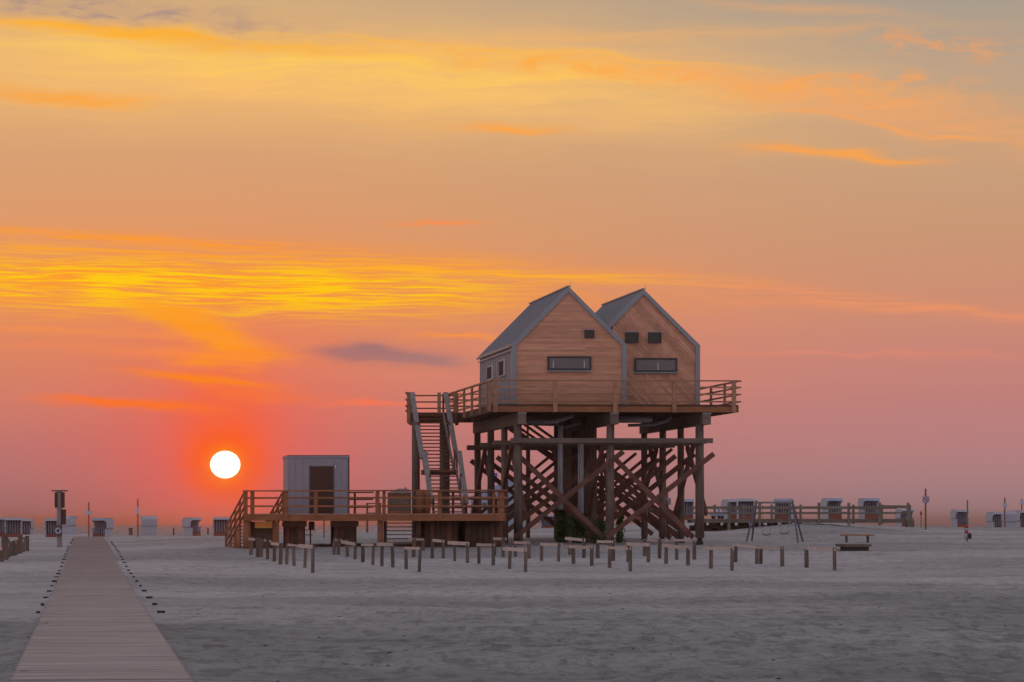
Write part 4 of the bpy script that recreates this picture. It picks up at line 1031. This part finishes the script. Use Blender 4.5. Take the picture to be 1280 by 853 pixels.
def dogsign(lab, cx, cy, top, base, Y, half):
    rt = pole('no_dogs_sign', lab, 'sign', cx, top, base, Y, .055, 'orange_post', 'no dogs signs')
    pl = plate(rt, cx - half, cx + half, cy - half, cy + half, Y)
    x_ = xpx(cx, Y); z_ = zpx(cy, Y); r_ = half * .86 * Y / F; yy = Y - .125
    m = MB(); n = 24
    for k in range(n):
        a0 = 2 * math.pi * k / n; a1 = 2 * math.pi * (k + 1) / n
        m.prism([(x_ + math.cos(a) * rr, yy, z_ + math.sin(a) * rr) for a, rr in ((a0, r_), (a1, r_), (a1, r_ * .78), (a0, r_ * .78))], (0, -.006, 0))
    m.build('red_ring', 'signred', pl)
    m = MB(); D = [(-.5, .12), (-.38, .22), (-.22, .16), (.25, .14), (.45, .34), (.5, .30), (.32, .04), (.30, -.36), (.20, -.36), (.18, -.08), (-.18, -.08), (-.22, -.36), (-.32, -.36), (-.34, .0)]
    c_ = [(-.52, .12), (-.38, .24), (-.2, .16), (.3, .16), (.3, -.08), (-.34, -.08)]
    m.prism([(x_ + a * r_, yy, z_ + b_ * r_) for a, b_ in c_], (0, -.008, 0))
    for a in (-.30, .20): m.box(x_ + a * r_, x_ + (a + .1) * r_, yy - .008, yy, z_ - .42 * r_, z_ - .081 * r_)
    m.box(x_ + .301 * r_, x_ + .5 * r_, yy - .008, yy, z_ + .08 * r_, z_ + .34 * r_)
    m.build('dog_pictogram', 'black', pl)
    m = MB(); m.beam((x_ - .6 * r_, yy - .014, z_ + .6 * r_), (x_ + .6 * r_, yy - .014, z_ - .6 * r_), .004, .16 * r_); m.build('red_bar', 'signred', pl)
dogsign('square no-dogs sign on a red-brown pole standing free right of the long walkway', 1157, 624.6, 611, 664, 175, 4.5)
dogsign('square no-dogs sign seen between the right house piles', 834, 627, 617, 682, 147, 4.6)
s5 = pole('marker_post', 'short thin marker post with pointed dark head, left of the free-standing no-dogs sign', 'marker post', 1151.3, 640, 657, 215, .04, 'grey_pole')
x_ = xpx(1151.3, 215); m = MB(); m.tube([(x_, 215, zpx(644, 215)), (x_, 215, zpx(641.5, 215)), (x_, 215, zpx(638, 215))], [.07, .09, .01], 8); m.build('head', 'orange_post', s5)
s6 = pole('flag_pole', 'thin grey-green pole with red and white striped float at its foot', 'pole', 1209.3, 625, 674, 140, .035, 'grey_pole')
for k, (a, b_, c) in enumerate(((1206.2, 657, 'flag_red'), (1206.2, 660.5, 'stripe_w'), (1206.2, 664, 'flag_red'))):
    xx = xpx(1207.6, 140); m = MB(); m.tube([(xx, 139.9, zpx(b_ + 3.4, 140)), (xx, 139.9, zpx(b_, 140))], [.10, .09], 10); m.build('float_band', c, s6, True)
m = MB(); xx = xpx(1211, 140); m.tube([(xx, 139.7, zpx(674, 140)), (xx, 139.7, zpx(672, 140)), (xx, 139.7, zpx(668, 140)), (xx, 139.7, zpx(666.5, 140))], [.05, .09, .09, .04], 10); m.build('weight', 'rubber', s6, True)
m = MB(); xx = xpx(1206.3, 140); m.tube([(xx, 139.8, zpx(675, 140)), (xx, 139.8, zpx(671, 140)), (xx, 139.8, zpx(667, 140))], [.04, .10, .06], 10); m.build('buoy', 'wicker', s6, True)
# tall information post
Y = 140; ip = pole('information_post', 'tall grey timber post with side boxes and round dial beside the boardwalk', 'information post', 74.3, 613.5, 685, Y, .125, 'grey_board')
for (a, b_, c, d, mt) in ((65, 84.5, 612.8, 614.6, 'girder'), (68.8, 72, 615.5, 635, 'door'), (77, 80.6, 615.5, 635, 'door'), (77.6, 82.2, 637, 655.8, 'door')):
    m = MB(); m.box(xpx(a, Y), xpx(b_, Y), Y - .14, Y + .12, zpx(d, Y), zpx(c, Y)); m.build('cap' if mt == 'girder' else 'side_box', mt, ip)
m = MB(); m.box(xpx(69.6, Y), xpx(78.3, Y), Y - .24, Y - .13, zpx(670, Y), zpx(656.8, Y)); pl = m.build('dial_board', 'cabin_dark', ip)
x_ = xpx(73.6, Y); z_ = zpx(663.6, Y)
m = MB(); m.tube([(x_, Y - .26, z_), (x_, Y - .241, z_)], .145, 20); m.build('dial', 'signplate', pl)
m = MB(); m.tube([(x_, Y - .27, z_), (x_, Y - .261, z_)], .07, 14).beam((x_, Y - .272, z_), (x_ + .1, Y - .272, z_ + .1), .01, .03); m.build('dial_hand', 'black', pl)
# little posts and bins on the far sand
GS = 'short stumps and bins at the water side'
for (a, y0, y1, r_, mt, lab, cat, nm) in ((163.3, 661, 669, .16, 'redtrim', 'squat red-brown litter bin right of the boardwalk end chair', 'litter bin', 'litter_bin'),
        (217, 660, 668.6, .07, 'brace', 'short dark stump at the waterline, left of the side-on beach chair', 'stump', 'short_post'),
        (260, 660, 668.4, .06, 'brace', 'short dark stump between the two chairs left of the deck stair', 'stump', 'short_post'),
        (469.5, 657, 664.5, .16, 'signplate', 'small pale bin on the sand seen under the deck joint', 'litter bin', 'litter_bin')):
    o = pole(nm, lab, cat, a, y0, y1, 248, r_, mt)
    if nm == 'litter_bin':
        x_ = xpx(a, 248); m = MB(); m.tube([(x_, 248, zpx(y0, 248)), (x_, 248, zpx(y0 - .8, 248))], r_ * 1.25, 10); m.build('lid', mt, o)
tp = pole('tray_stand', 'thin dark stand with small flat tray right of the first capped piles', 'stand', 388, 662, 682, 131, .03, 'cabin_dark')
m = MB(); m.box(xpx(381.5, 131), xpx(394.5, 131), 130.9, 131.1, zpx(663.2, 131), zpx(662.2, 131)).box(xpx(382, 131), xpx(391, 131), 130.9, 131.1, zpx(669.4, 131), zpx(668.4, 131)); m.build('tray', 'cabin_dark', tp)
m = MB(); m.box(xpx(385.5, 131), xpx(392.5, 131), 131.15, 131.4, zpx(662, 131), zpx(652, 131)); m.build('box', 'bluecanvas', tp)
pole('thin_pole', 'thin dark pole standing in the sand between the capped pile groups', 'pole', 405, 640, 675, 150, .035, 'orange_post')
# far low fence seen under and over the deck
ff = thing('far_fence', 'thin timber frame fence standing on the sand behind the deck', 'fence', (xpx(466, 165), 165, zpx(665, 165)))
for p in (459, 475): m = MB(); m.box(xpx(p - 1.2, 165), xpx(p + 1.2, 165), 164.95, 165.05, zpx(666, 165), zpx(629, 165)); m.build('post', 'brace', ff)
for y_ in (629.5, 641.5): m = MB(); m.box(xpx(459, 165), xpx(477, 165), 164.9, 164.945, zpx(y_ + .7, 165), zpx(y_ - .5, 165)); m.build('rail', 'brace', ff)
# flags and hut behind the piles
fl = pole('banner_flag', 'red, white and blue banner on a thin pole beyond the piles', 'flag', 611.5, 588, 668, 215, .04, 'steel')
for (a, b_, mt) in ((611.8, 614.8, 'flag_red'), (614.8, 617.6, 'stripe_w'), (617.6, 621.6, 'flag_blue')):
    m = MB(); m.box(xpx(a, 215) + .003, xpx(b_, 215), 214.93, 214.96, zpx(603.5, 215), zpx(591.5, 215)); m.build('flag_panel', mt, fl)
hx0, hx1 = xpx(588, 215), xpx(657, 215); ht = thing('beach_hut', 'pale blue-grey hut with pitched roof seen through the left house piles', 'hut', (xpx(622, 215), 215, zpx(664, 215)))
hxm = xpx(640, 215); zb = zpx(666, 215); ze_ = zpx(622, 215); zr_ = zpx(598, 215)
m = MB(); m.box(hx0, hx1, 215.1, 219, zb, ze_); hb = m.build('wall', 'hutblue', ht)
zz = zb
while zz < ze_ - .1:
    m = MB(); m.box(hx0, hx1, 215.06, 215.098, zz, zz + .19); m.build('board', 'hutblue', hb); zz += .2
m = MB(); m.prism([(hx0 - .15, 215, ze_), (hx1 + .15, 215, ze_), (hxm, 215, zr_)], (0, 4.1, 0)); m.build('roof', 'bluecanvas', ht)
for (a, b_, c, d) in ((602, 609, 628, 636), (633, 643, 632, 648)):
    m = MB(); m.box(xpx(a, 215), xpx(b_, 215), 215.02, 215.055, zpx(d, 215), zpx(c, 215)); wd = m.build('window', 'stripe_w', ht)
    m = MB(); m.box(xpx(a + .8, 215), xpx(b_ - .8, 215), 215.0, 215.018, zpx(d - .8, 215), zpx(c + .8, 215)); m.build('pane', 'glass', wd)
pole('lamp_pole', 'slim grey pole seen through the left lattice of braces, right of the pale hut', 'pole', 662, 587, 658, 205, .07, 'grey_pole')

# ------------------------------------------------------------------ long walkway on the right
YW = 158.0; wk = thing('walkway', 'long weathered timber walkway with post-and-rail sides behind the swing', 'walkway', (xpx(1000, YW), YW, 1.5))
zt_ = zpx(649, YW); wx0, wx1 = xpx(864, YW), xpx(1139, YW)
m = MB(); m.box(wx0, wx1, YW, YW + .12, zpx(653.8, YW), zt_ - .04); m.build('edge_beam', 'pier', wk)
m = MB(); m.box(wx0, wx1, YW + 3.4, YW + 3.52, zpx(653.8, YW), zt_ - .04); m.build('edge_beam', 'pier', wk)
dk = MB(); x_ = wx0
while x_ < wx1: dk.box(x_, x_ + .135, YW - .02, YW + 3.55, zt_ - .036, zt_); x_ += .145
tag(dk.build('deck_boards', 'pier', wk), kind='stuff')
rl = MB(); rl.box(wx0, wx0 + .02, YW - .01, YW, zt_, zt_ + .02); rl = rl.build('railing', 'pier', wk)
for p in (911, 949.5, 987, 1023.6, 1060.7, 1099.4, 1134.8):
    m = MB(); bz = 655 if p > 960 else (664 if p < 920 else 662)
    m.box(xpx(p - 1.7, YW), xpx(p + 1.7, YW), YW - .14, YW - .022, zpx(bz + 2, YW), zpx(628.6 + rnd.uniform(-.5, .5), YW)); m.build('post', 'pier', rl)
for p in (893.5, 930, 965.2, 1001, 1067, 1102.5, 1137.6):
    m = MB(); m.box(xpx(p - 1.4, YW + 3.5), xpx(p + 1.4, YW + 3.5), YW + 3.56, YW + 3.68, zpx(655, YW), zpx(630.5, YW)); m.build('post', 'pier', rl)
for (y_, h_) in ((634.3, .11), (641.3, .075)):
    xs_ = [wx0] + [xpx(p, YW) for p in (911, 949.5, 987, 1023.6, 1060.7, 1099.4, 1134.8)]
    for a, b_ in zip(xs_[:-1], xs_[1:]):
        dz_ = rnd.uniform(-.015, .015)
        if abs(a - xs_[6]) < .01 and y_ < 640: dz_ += .05; hh = .15
        else: hh = h_
        m = MB(); m.beam((a + .004, YW - .17, zpx(y_, YW) + dz_), (b_ - .004, YW - .17, zpx(y_, YW) + dz_ * .4), .05, hh); m.build('rail', 'pier', rl)
    m = MB(); m.beam((wx0, YW + 3.72, zpx(y_ + .4, YW)), (wx1 - .3, YW + 3.72, zpx(y_ + .4, YW)), .05, h_); m.build('rail', 'pier', rl)
for p in range(872, 1000, 9):
    x_ = xpx(p, YW + 1); yb = 668
    m = MB(); m.tube([(x_, YW + 1 + (p % 2), .7), (x_, YW + 1 + (p % 2), zpx(653.6, YW))], .14, 8); m.build('pile', 'under', wk)
for k in range(5):
    a = xpx(868 + k * 18, YW + .6); m = MB(); m.beam((a, YW + .5, zpx(655, YW)), (a + 1.1, YW + .5, zpx(666 - k, YW)), .08, .22); m.build('brace', 'under', wk)
m = MB(); m.box(wx0, xpx(925, YW), YW + 1.6, YW + 1.75, .8, zpx(657, YW)); m.build('back_boards', 'under', wk)
m = MB(); m.box(xpx(1134, YW), xpx(1142, YW), YW - .3, YW + .6, zpx(659, YW), zpx(650.5, YW)); m.build('end_block', 'pier', wk)
sl_ = thing('small_cart', 'small pale cart on the walkway just right of the front right house pile', 'cart', (xpx(896, 162), 160, zt_))
m = MB(); m.box(xpx(888, 160), xpx(905, 160), 159.6, 160.4, zpx(645.5, 160), zpx(642, 160)).box(xpx(897, 160), xpx(900, 160), 159.9, 160.1, zpx(642, 160), zpx(634, 160)); m.build('cart_body', 'bluecanvas', sl_)
for p in (890.5, 898, 902): m = MB(); m.tube([(xpx(p, 160), 159.55, zpx(647, 160)), (xpx(p, 160), 159.65, zpx(647, 160))], .09, 10); m.build('wheel', 'rubber', sl_)

# ------------------------------------------------------------------ swing
Ys = 138; sg = thing('swing_set', 'metal A-frame swing with two seats in front of the walkway', 'swing', (xpx(968, Ys), Ys, zpx(677, Ys)))
zt2 = zpx(626, Ys)
for (ap, l1, l2) in ((945.6, 930, 941.5), (990.4, 995.6, 1007.2)):
    for (lx, dy_) in ((l1, -1.0), (l2, 1.0)):
        m = MB(); yb = Ys + dy_; m.tube([(xpx(lx, Ys), yb, zpx(678.5, Ys) - .1), (xpx(ap, Ys), Ys, zt2)], .045, 8); m.build('leg', 'swing', sg)
m = MB(); m.tube([(xpx(944.5, Ys), Ys, zpx(628.4, Ys)), (xpx(991.5, Ys), Ys, zpx(628.4, Ys))], .045, 8); m.build('crossbar', 'grey_board', sg)
for p, yb in ((958, 667.6), (980.4, 666.3)):
    se_ = MB()
    a = [(xpx(p - 5 + k * 2.5, Ys), Ys, zpx(yb + (0, 1.1, 1.4, 1.1, -.2)[k], Ys)) for k in range(5)]
    for k in range(4): se_.beam(a[k], a[k + 1], .22, .035)
    so_ = se_.build('seat', 'rubber', sg)
    for s in (-4.8, 4.8):
        m = MB(); m.tube([(xpx(p + s, Ys), Ys, zpx(628.5, Ys)), (xpx(p + s, Ys), Ys, zpx(yb, Ys))], .008, 5); m.build('chain', 'swing', so_)
# bench and half buried pallet
Yb = 137; bn = thing('low_bench', 'simple low bench with orange-brown board right of the swing', 'bench', (xpx(1071, Yb), Yb, zpx(678, Yb)))
m = MB(); m.box(xpx(1051, Yb), xpx(1092, Yb), Yb - .2, Yb + .2, zpx(670, Yb), zpx(668.2, Yb)); m.build('seat', 'benchtop', bn)
for p in (1058, 1084.7): m = MB(); m.box(xpx(p - 1.3, Yb), xpx(p + 1.3, Yb), Yb - .12, Yb + .12, zpx(680, Yb), zpx(670.1, Yb)); m.build('leg', 'post', bn)
Yp = 124; pt = thing('buried_pallet', 'dark timber slab half sunk in the sand in front of the low bench', 'timber slab', (xpx(1066, Yp), Yp, zpx(686, Yp)))
for k in range(4):
    m = MB(); m.box(xpx(1047, Yp), xpx(1086 - k, Yp), Yp - .9 + k * .45, Yp - .9 + k * .45 + .42, zpx(683.5, Yp), zpx(680.2, Yp)); m.build('board', 'post', pt)
m = MB(); m.box(xpx(1048, Yp), xpx(1083, Yp), Yp - .85, Yp - .7, zpx(688, Yp), zpx(683.5, Yp)).box(xpx(1051, Yp), xpx(1054, Yp), Yp - .95, Yp - .86, zpx(690, Yp), zpx(683.6, Yp)); m.build('bearer', 'walk_dark', pt)
# left row of posts with reflector plates
fp_ = thing('post_row', 'short row of weathered posts with pinkish plates at the left picture edge', 'fence', (xpx(15, 118), 118, .25))
for (p, y0, y1, Y, r_) in ((-8, 692, 716, 104, .09), (2, 688, 709, 106, .09), (6, 668.5, 703, 109, .13), (10, 674, 702, 112, .07), (13.5, 677, 699, 115, .07), (17.5, 676, 696, 118, .07), (21, 675, 694, 121, .06), (25.3, 668, 692, 124, .10), (29.5, 672, 690.5, 127, .06), (34, 670, 688.5, 130, .09)):
    x_ = xpx(p, Y); m = MB(); m.tube([(x_, Y, zpx(y1, Y) - .3), (x_, Y, zpx(y0, Y))], r_, 9); m.build('post', 'post', fp_)
for (p, y_, Y) in ((1.5, 686, 105.5), (9.6, 681.6, 111.5), (19.2, 677.4, 120.6), (28.2, 675.8, 126.5)):
    m = MB(); m.box(xpx(p - 1.9, Y), xpx(p + 1.9, Y), Y - .16, Y - .12, zpx(y_ + 2.2, Y), zpx(y_ - 1.8, Y)); m.build('reflector_plate', 'reflector', fp_)
# scattered stones and seaweed scraps on the near sand
deb = MB(); r3 = random.Random(5)
for _ in range(110):
    Y = r3.uniform(28, 90); x_ = r3.uniform(-.17, .19) * Y
    if abs(x_ - walkx(Y)) < 1.3: continue
    s_ = r3.uniform(.008, .03); z_ = zg(x_, Y) + s_ * .2; b0 = len(deb.v)
    deb.v += [Vector((x_ + r3.uniform(.6, 1.6) * s_ * a, Y + s_ * b_, z_ + c * s_ * .6)) for a, b_, c in ((1, 0, 0), (-1, 0, 0), (0, 1, 0), (0, -1, 0), (0, 0, 1))]
    deb.f += [(b0, b0 + 2, b0 + 4), (b0 + 2, b0 + 1, b0 + 4), (b0 + 1, b0 + 3, b0 + 4), (b0 + 3, b0, b0 + 4)]
tag(deb.build('beach_debris', 'walk_dark'), 'tiny dark shells and weed scraps strewn over the near sand', 'beach debris', kind='stuff')

# ------------------------------------------------------------------ air
if HAZE > 0:
    hz = MB(); hz.box(-5200, 5200, -400, 8200, -4.2, 13.2); ho = hz.build('haze', 'steel')
    hm = bpy.data.materials.new('haze'); hm.use_nodes = True; tr = hm.node_tree; tr.nodes.clear()
    pv_ = tr.nodes.new('ShaderNodeVolumePrincipled'); pv_.inputs['Color'].default_value = (0.93, 0.90, 0.92, 1)
    pv_.inputs['Density'].default_value = HAZE; pv_.inputs['Anisotropy'].default_value = 0.965
    oo = tr.nodes.new('ShaderNodeOutputMaterial'); tr.links.new(pv_.outputs[0], oo.inputs['Volume'])
    ho.data.materials.clear(); ho.data.materials.append(hm); tag(ho, kind='stuff'); ho['label'] = 'thin evening sea haze over the beach'
